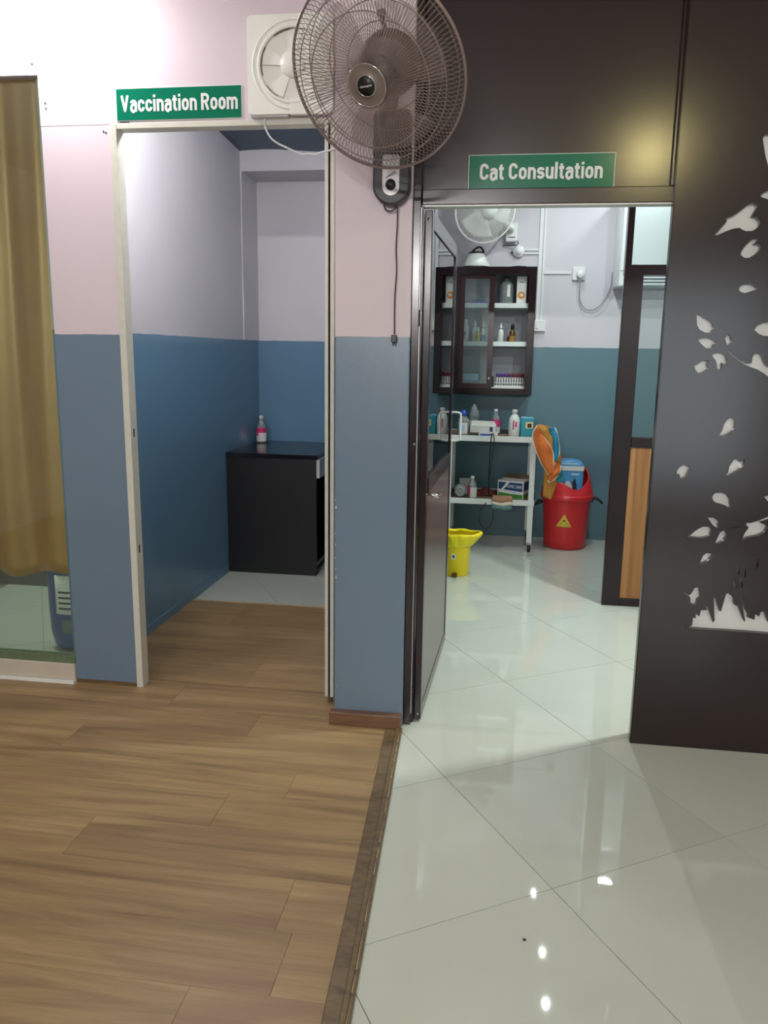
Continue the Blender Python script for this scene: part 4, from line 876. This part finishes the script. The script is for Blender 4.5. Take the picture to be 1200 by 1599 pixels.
ac = thing('air_conditioner', 'white air conditioner mounted on the wall behind the glazed inner door', 'air conditioner', (1.25, 6.65, 2.02))
part(MB().box(-.42, .42, -.25, -.0, .0, .68), 'casing', 'acwhite', ac, bevel=.01)
part(MB().box(-.40, .40, -.258, -.25, .115, .66), 'front_panel', 'acwhite', ac, bevel=.004)
part(MB().box(-.30, .30, -.252, -.249, .010, .098), 'vent_recess', plain('grey_vent', srgb(120, 124, 128), .6), ac)
for k in range(4): part(MB().box(-.30, .30, -.262, -.250, .010+.024*k, .022+.024*k), 'louvre', 'acwhite', ac)
part(MB().box(-.42, -.405, -.252, -.246, .0, .68), 'side_edge', 'silver', ac)

# ------------------------------------------------------------------ trolley
tro = thing('trolley', 'white metal two-shelf trolley on castors against the consultation room wall', 'trolley', (-.055, 6.34, 0))
tx, ty = .342, .245
for sx in (-1, 1):
    for sy in (-1, 1):
        x = sx*tx; y = sy*ty
        lg = part(MB().box(min(x, x-sx*.045), max(x, x-sx*.045), min(y, y-sy*.004), max(y, y-sy*.004), .075, .895).box(min(x, x-sx*.004), max(x, x-sx*.004), min(y, y-sy*.04), max(y, y-sy*.04), .075, .895), 'leg', 'white', tro)
        part(MB().lathe([(0, -.012), (.03, -.012), (.032, -.006), (.032, .006), (.03, .012), (0, .012)], seg=20).xf(Matrix.Translation((x-sx*.022, y-sy*.02, .032)) @ Matrix.Rotation(PI/2, 4, 'Y')), 'castor', 'rubber', lg)
        part(MB().box(x-sx*.022-.02, x-sx*.022+.02, y-sy*.02-.016, y-sy*.02+.016, .055, .076), 'castor_fork', 'chrome', lg)
for z, nm in ((.852, 'top_shelf'), (.365, 'lower_shelf')):
    part(MB().box(-tx+.004, tx-.004, -ty+.004, ty-.004, z+.0, z+.006).box(-tx, tx, -ty-.004, -ty+.002, z, z+.044).box(-tx, tx, ty-.002, ty+.004, z, z+.044).box(-tx-.002, -tx+.004, -ty, ty, z, z+.044).box(tx-.004, tx+.002, -ty, ty, z, z+.044), nm, 'white', tro)
    part(MB().box(-tx+.006, tx-.006, -ty+.006, ty-.006, z+.006, z+.036), 'shelf_liner', 'cardbrown' if z > .5 else 'cardbrown', tro)
TZ = .8885; LZ = .4015
def milk(h, r): return [(0, 0), (r*.95, 0), (r, .006), (r, h*.55), (r*.93, h*.66), (r*.7, h*.76), (r*.42, h*.83), (r*.40, h*.86), (0, h*.86)]
def mcap(h, r): return [(0, h*.85), (r*.46, h*.85), (r*.46, h*.985), (r*.42, h), (0, h)]
bottle('white_bottle', 'plain white bottle with pink print beside the teal pack on the trolley', 'bottle', (.112, 6.17, TZ), milk(.205, .043), 'white', mcap(.205, .043), 'white',
       [(.055, .125, .0437, -105, -92, 'magenta', 'print_bar'), (.075, .115, .0437, -82, -64, 'pinkprint', 'print_block')])
pk = thing('wrapped_pack', 'teal wrapped pack with a yellow picture label at the trolley corner', 'pack', (.208, 6.19, TZ), .10)
part(MB().prism(rrect(-.05, .05, 0, .145, .010), -.035, .035), 'wrapper', 'teal', pk, bevel=.006)
part(MB().box(-.015, .042, -.0362, -.0352, .065, .115), 'picture_label', 'yellowlabel', pk); part(MB().box(.0, .03, -.0368, -.0360, .072, .102), 'picture', 'amber', pk)
part(MB().prism([(-.05, .140), (.045, .140), (.04, .150), (.01, .147), (-.02, .153), (-.045, .149)], -.02, .02), 'folded_end', 'cloud', pk)
bottle('spirit_bottle', 'clear squarish bottle with bright blue cap on the trolley', 'bottle', (-.278, 6.20, TZ), [(0, 0), (.045, 0), (.048, .006), (.048, .10), (.04, .125), (.02, .145), (.02, .155), (0, .155)], 'clearplastic', [(0, .150), (.025, .150), (.024, .172), (.017, .178), (.014, .19), (0, .192)], 'bluecap', [(.012, .095, .0488, -130, -50, 'paper', 'label_sticker'), (.03, .08, .0492, -112, -72, 'cloud', 'label_print')], seg=28, sy=.8)
bottle('drip_bottle', 'clear cone-topped bottle standing behind the blue-capped bottle', 'bottle', (-.205, 6.42, TZ), [(0, 0), (.05, 0), (.05, .13), (.052, .135), (.02, .20), (.010, .225), (0, .225)], 'clearplastic', None, None, [(.06, .10, .0508, -130, -50, 'paper', 'label_sticker'), (.085, .1, .0512, -110, -60, 'magenta', 'label_band')])
bx_ = thing('white_box', 'open white box with a dark square print lying on the trolley', 'box', (-.125, 6.22, TZ+.022), -.06)
part(MB().box(-.095, .10, -.05, .05, 0, .055), 'carton', 'paper', bx_, bevel=.002); part(MB().box(.055, .078, -.0512, -.0502, .010, .046), 'print_block', 'cardnavy', bx_)
part(MB().prism([(-.09, .055), (.09, .055), (.095, .058), (.085, .082), (-.085, .086), (-.095, .06)], .03, .045).prism([(-.09, .055), (-.09, .085), (-.085, .085), (-.085, .055)], -.03, .04), 'lid_flap', 'paper', bx_)
bx_ = thing('strip_pack', 'white and blue flat pack under the open white box on the trolley', 'pack', (-.10, 6.19, TZ))
part(MB().box(-.055, .09, -.05, .05, 0, .020), 'carton', 'paper', bx_, bevel=.001); part(MB().box(-.045, .05, -.0512, -.0502, .003, .017), 'print_block', 'bluecap', bx_)
bottle('plastic_bottle', 'clear bottle with bright pink label on the trolley top', 'bottle', (-.032, 6.32, TZ), water(.195, .036), 'clearplastic', wcap(.195, .036), M['white'],
       [(.06, .115, .0368, -170, 0, 'pinkprint', 'label_band'), (.012, .058, .0368, -170, 0, 'paper', 'label_sticker')])
single(MB().prism(rrect(-.06, .06, 0, .03, .008), -.03, .03), 'dark_tin', 'black', 'flat black tin behind the pink-labelled bottle on the trolley', 'tin', (.03, 6.40, TZ), bevel=.003)
# lower shelf
bottle('plastic_bottle', 'small white-capped bottle with pink print on the trolley lower shelf', 'bottle', (-.190, 6.165, LZ), water(.17, .036), 'clearplastic', wcap(.17, .036), 'white',
       [(.005, .085, .0368, -110, 0, 'paper', 'label_sticker'), (.03, .10, .0370, -175, -112, 'magenta', 'label_print')])
jr = thing('glass_jar', 'round clear jar lying at the left end of the trolley lower shelf', 'jar', (-.285, 6.18, LZ))
part(MB().lathe([(0, -.05), (.046, -.05), (.05, -.045), (.05, .03), (.042, .045), (.042, .05), (0, .05)], seg=28).xf(Matrix.Translation((0, 0, .051)) @ Matrix.Rotation(PI/2, 4, 'X')), 'body', 'clearplastic', jr)
part(MB().tube([(.03*math.cos(2*PI*i/28), -.052, .051+.03*math.sin(2*PI*i/28)) for i in range(28)], .004, 6, True), 'lid_ring', 'silver', jr)
single(MB().box(-.05, .06, -.04, .04, 0, .115), 'white_carton', 'paper', 'plain white box behind the small bottle on the trolley lower shelf', 'box', (-.25, 6.38, LZ), .1, bevel=.002)
single(MB().tube(smooth_path([(-.04, 0, .004), (-.03, -.02, .03), (0, -.01, .05), (.03, .02, .03), (.02, .03, .004), (-.02, .02, .02), (-.03, 0, .04)], 6), .006, 8), 'coiled_tube', 'black', 'coiled black rubber tube on the trolley lower shelf', 'tube', (-.315, 6.27, LZ))
mb = MB().grid(lambda u, v: (.10*(2*u-1), .08*(2*v-1), .005+.06*math.sin(PI*u)**.7*math.sin(PI*v)**.7*(.8+.2*math.sin(12*u+3*v))), 18, 12)
single(mb, 'red_cloth', 'darkred', 'crumpled dark red cloth on the trolley lower shelf', 'cloth', (-.09, 6.32, LZ), solid=.004)
bx_ = thing('open_carton', 'white, navy and green printed carton with its top open on the trolley', 'carton', (.128, 6.26, LZ), -.30)
w2, dd, h2 = .105, .075, .138
part(MB().box(-w2, w2, -dd, -dd+.003, 0, h2).box(-w2, w2, dd-.003, dd, 0, h2).box(-w2, -w2+.003, -dd, dd, 0, h2).box(w2-.003, w2, -dd, dd, 0, h2).box(-w2, w2, -dd, dd, 0, .003), 'walls', 'paper', bx_)
part(MB().box(-w2+.004, w2-.004, -dd+.004, dd-.004, h2-.03, h2-.022), 'contents', 'cardbrown', bx_)
part(MB().add([(-w2, dd, h2), (w2, dd, h2), (w2-.01, dd+.06, h2+.025), (-w2+.01, dd+.06, h2+.025)], [(0, 1, 2, 3)]), 'flap', 'cardbrown', bx_, solid=.003)
part(MB().add([(w2, -dd, h2), (w2, dd, h2), (w2+.05, dd-.01, h2+.03), (w2+.05, -dd+.01, h2+.03)], [(0, 1, 2, 3)]), 'flap', 'cardbrown', bx_, solid=.003)
part(MB().prism([(-w2+.05, .068), (w2-.01, .058), (w2-.01, h2-.012), (-w2+.045+.05, h2-.012)], -dd-.001, -dd), 'navy_print', 'cardnavy', bx_)
part(MB().prism([(-w2+.008, .072), (-w2+.03, .07), (-w2+.072, h2-.012), (-w2+.008, h2-.012)], -dd-.001, -dd), 'navy_print', 'cardnavy', bx_)
part(MB().prism([(-w2+.008, .003), (w2-.008, .003), (w2-.008, .034), (0, .036), (-w2+.008, .046)], -dd-.001, -dd), 'green_print', 'cardgreen', bx_)
link('lettering', text_mesh('TOPIC SAN', .125, .024, .012, .0006), M['silverletter'], bx_, (-w2+.068, -dd-.0012, .083))
part(MB().box(w2, w2+.001, -dd+.006, dd-.01, .062, h2-.01), 'navy_print', 'cardnavy', bx_); part(MB().box(w2, w2+.001, -dd+.006, dd-.01, .004, .036), 'green_print', 'cardgreen', bx_)
part(MB().box(.012, .045, -dd-.0012, -dd, .043, .050), 'print_line', 'cloud', bx_)
ct = thing('folded_cloth', 'small folded striped cloth hanging over the trolley lower shelf edge', 'cloth', (.045, 6.085, .335))
def fc(z0, z1, b):
    return MB().grid(lambda u, v: (-.075+.15*u+.004*math.sin(9*v), -.012-b*math.sin(PI*v)-.006*math.sin(5*u), z0+(z1-z0)*v+.005*math.sin(7*u+z0*40)), 16, 6)
for z0, z1, m_ in ((.055, .095, 'tw_brown'), (.032, .058, 'tw_white'), (.0, .034, 'tw_grey')): part(fc(z0, z1, .012), 'stripe', m_, ct, solid=.012)
part(MB().box(-.072, .072, -.01, .06, .082, .097), 'folded_layer', 'tw_brown', ct, bevel=.004)
cb = MB().tube(smooth_path([(.0, .05, .02), (-.004, -.055, .012), (-.006, -.06, -.02), (-.010, -.045, -.15), (-.012, -.02, -.30), (-.008, .03, -.45), (.02, .05, -.478), (.04, .0, -.48), (.028, -.055, -.49), (.032, -.065, -.53), (.026, -.066, -.66), (-.01, -.066, -.71), (-.05, -.066, -.70), (-.075, -.066, -.64), (-.06, -.066, -.56), (-.03, -.060, -.52), (-.02, -.03, -.484)], 8), .004, 8)
cb.tube(smooth_path([(.006, .05, .02), (.010, -.055, .012), (.018, -.058, -.03), (.010, -.045, -.15), (.0, -.03, -.25), (-.010, -.022, -.30)], 6), .003, 8)
single(cb, 'black_cable', 'black', 'black power cable looping down the front of the trolley', 'cable', (-.052, 6.147, TZ))
# towel over the trolley corner
tow = thing('striped_towel', 'orange, ochre and turquoise towel draped over the trolley corner', 'towel', (.36, 6.10, .42))
def tw(u, v, y): return Vector((-.198+.00065*u+.0000358*v-.36, y-6.10, 1.152-.00066*v-.42))
def sheet(name, mat, Lp, Rp, y0, bulge, hem=()):
    Ls = smooth_path([tw(a, b, y0) for a, b in Lp], 6); Rs = smooth_path([tw(a, b, y0) for a, b in Rp], 6)
    def samp(P, t): f = t*(len(P)-1); i = min(int(f), len(P)-2); return P[i].lerp(P[i+1], f-i)
    def g(u, v):
        p = samp(Ls, v).lerp(samp(Rs, v), u); p.y -= bulge*math.sin(PI*u)+.006*math.sin(6*u+9*v)+.004*math.sin(15*v+3*u); return tuple(p)
    o_ = part(MB().grid(g, 12, 20), name, mat, tow, solid=.008)
    for side in hem:
        t_ = 0.0 if side == 'L' else 1.0
        if side == 'B': path = [g(k/14, 1) for k in range(15)]
        else: path = [g(t_, k/20) for k in range(21)]
        part(MB().tube([(a, b-.003, c) for a, b, c in path], .0055, 6), 'hem', 'tw_white', o_)
sheet('back_fold', 'tw_olive', [(760, 262), (800, 500), (800, 800), (785, 1060)], [(900, 270), (990, 600), (960, 850), (880, 1100)], 6.075, .02)
sheet('turquoise_fold', 'tw_teal', [(850, 262), (885, 420), (905, 560), (905, 640)], [(915, 265), (945, 340), (972, 540), (930, 650)], 6.05, .025, ('R',))
sheet('green_fold', 'tw_green', [(930, 700), (945, 800), (945, 890)], [(990, 700), (1000, 800), (1010, 890)], 6.06, .015)
sheet('ochre_fold', 'tw_olive', [(690, 300), (720, 320), (800, 420), (890, 520)], [(745, 240), (820, 270), (880, 330), (895, 500)], 6.045, .02)
sheet('orange_fold', 'tw_orange', [(720, 250), (668, 340), (690, 490), (765, 670), (850, 800)], [(755, 330), (830, 430), (893, 530), (902, 650), (890, 770)], 6.03, .03, ('L', 'R'))
sheet('lower_fold', 'tw_orange', [(900, 650), (880, 760), (850, 800), (835, 870)], [(985, 690), (975, 760), (930, 840), (860, 888)], 6.04, .02, ('R', 'B'))
sheet('top_fold', 'tw_olive', [(690, 300), (700, 270), (730, 245)], [(900, 300), (880, 275), (860, 262)], 6.09, .0)
part(MB().box(-.09, .06, -.04, .10, .462, .530), 'bunched_top', 'tw_olive', tow, bevel=.03, seg=3)

# ------------------------------------------------------------------ red bin with pack, yellow pedal bin
rb = thing('red_bin', 'large red plastic waste bin with open hood beside the trolley', 'waste bin', (.555, 6.375, 0))
RB = [(0, .004), (.158, .004), (.164, .012), (.170, .10), (.186, .385), (.186, .40)]
part(MB().lathe(RB[:-1]+[(.188, .40), (.181, .40), (.165, .10), (.15, .02), (0, .02)], seg=44), 'body', 'red', rb)
part(MB().lathe([(.186, .392), (.202, .392), (.206, .402), (.206, .425), (.200, .436), (.186, .436)], seg=44), 'rim', 'red', rb)
def hood(u, v):
    a = 2*PI*u
    s_ = .5+.5*math.sin(a-.35)                            # 1 at the wall side, 0 at the opening towards the room
    h = .045+.215*(s_**.62 if s_ > 0 else 0)
    z = .43+h*v
    r = .198-.035*v*v*(h/.25)-.02*v
    return (r*math.cos(a), r*math.sin(a), z)
part(MB().grid(hood, 60, 10), 'hood', 'red', rb, solid=.006)
part(MB().tube([hood(i/60, 1) for i in range(60)], .006, 6, True), 'hood_lip', 'red', rb)
hnd = part(MB().tube(smooth_path([(.19, -.03, .40), (.225, -.045, .40), (.265, -.05, .375), (.268, -.02, .365), (.262, .02, .375), (.225, .02, .40), (.19, .02, .40)], 6), .008, 8), 'handle', 'black', rb)
part(MB().box(.165, .20, -.05, -.02, .375, .405), 'handle_lug', 'black', rb)
part(MB().tube(smooth_path([(-.19, -.03, .36), (-.225, -.05, .35), (-.25, -.02, .33), (-.22, .02, .36), (-.19, .02, .36)], 6), .008, 8), 'handle', 'black', rb)
def hz(poly, rr, name, mat):
    """flat print wrapped on the tapered front of the bin; poly in (arc metres, z)"""
    vs = []
    for s_, z in poly:
        r = .164+(.186-.164)*z/.385+rr; a = -PI/2+s_/r; vs.append((r*math.cos(a), r*math.sin(a), z))
    part(MB().add(vs, [tuple(range(len(vs)))]), name, mat, rb, solid=.0006)
def tri(u, v):
    z = .188+.104*v; s_ = -.026+(u-.5)*.124*(1-v)
    r = .1655+(.186-.164)*z/.385; a = -PI/2+s_/r; return (r*math.cos(a), r*math.sin(a), z)
part(MB().grid(tri, 12, 8), 'hazard_label', 'hazard', rb, solid=.001)
hz([(-.062, .200), (.012, .198), (.012, .204), (-.062, .206)], .0030, 'hazard_print', 'ink')
hz([(-.052, .215), (.0, .213), (.0, .219), (-.052, .221)], .0030, 'hazard_print', 'ink')
hz([(-.036, .232), (-.014, .232), (-.014, .245), (-.036, .245)], .0030, 'hazard_print', plain('hazard_brown', srgb(120, 90, 30), .6))
pp = thing('pad_pack', 'sky blue and white printed plastic pack stuffed into the red bin', 'pack', (.555, 6.36, .30))
part(MB().prism([(-.115, 0), (.105, 0), (.110, .30), (.112, .37), (.09, .392), (.03, .405), (-.04, .400), (-.09, .388), (-.115, .365), (-.118, .2)], -.085, .085), 'wrapper', 'bluepack', pp, bevel=.015, seg=3)
part(MB().prism([(-.114, .325), (.110, .325), (.110, .36), (-.114, .36)], -.0885, -.0855), 'white_band', 'paper', pp)
part(MB().prism([(-.10, .372), (-.02, .388), (.06, .386), (.085, .375), (.05, .370), (-.04, .372)], -.0865, -.0800), 'cloud_print', 'cloud', pp)
part(MB().prism(circle(-.075, .215, .034, 20), -.0875, -.0855), 'cloud_print', 'cloud', pp)
part(MB().prism([(-.035, .13), (.02, .13), (.025, .20), (.005, .24), (-.02, .24), (-.04, .20)], -.0875, -.0855), 'white_patch', 'paper', pp)
part(MB().prism([(.035, .15), (.062, .15), (.060, .21), (.052, .245), (.048, .262), (.036, .262), (.034, .245), (.022, .232), (.030, .215)], -.088, -.0855), 'dark_figure', 'ink', pp)
part(MB().prism([(-.03, .15), (.01, .15), (.01, .18), (-.03, .18)], -.0885, -.0872), 'pink_print', 'magenta', pp)
part(MB().box(.015, .075, -.0875, -.0855, .292, .302), 'print_line', 'paper', pp)
yb_ = thing('yellow_pedal_bin', 'small yellow pedal bin with a yellow liner bag near the doorway', 'waste bin', (-.262, 5.375, 0))
part(MB().lathe([(0, .0), (.088, .0), (.092, .006), (.100, .225), (.102, .23), (.095, .23), (.088, .02), (0, .02)], seg=36), 'body', 'yellow', yb_)
def bag(u, v):
    a = 2*PI*u; sp = max(0, math.cos(a+.25))**3               # the mouth of the liner pulled out to one side
    prof = ((.104, .205), (.110, .222), (.116, .245), (.122, .272), (.120, .292), (.108, .300), (.095, .285))
    f = v*(len(prof)-1); k = min(int(f), len(prof)-2); t_ = f-k
    r = prof[k][0]*(1-t_)+prof[k+1][0]*t_; z = prof[k][1]*(1-t_)+prof[k+1][1]*t_
    r += .062*sp*min(1, v*1.6)+.0025*math.sin(11*a+4*v)+.0015*math.sin(23*a)
    z += .014*sp*v+.004*math.sin(5*a+2)*v
    return (r*math.cos(a), r*math.sin(a)*.95, z)
part(MB().grid(bag, 72, 14), 'liner_bag', 'liner', yb_, solid=.002)
part(MB().lathe([(0, .240), (.07, .240), (.098, .236), (.098, .232), (0, .232)][::-1], seg=36), 'lid', 'yellow', yb_)
part(MB().box(-.018, .018, -.115, -.085, .008, .03), 'pedal', 'amber', yb_, bevel=.003)
part(MB().box(-.024, .002, -.1005, -.098, .125, .165), 'sticker', 'paper', yb_); part(MB().box(-.018, -.004, -.1012, -.1, .134, .158), 'sticker_print', 'cardnavy', yb_)

single(MB().lathe([(0, 0), (.005, 0), (.0045, .003), (0, .004)], seg=8, sy=.7), 'dirt_speck', 'ink', 'tiny dark speck lying on the pale floor tile', 'speck', (.121, 1.855, .0002))
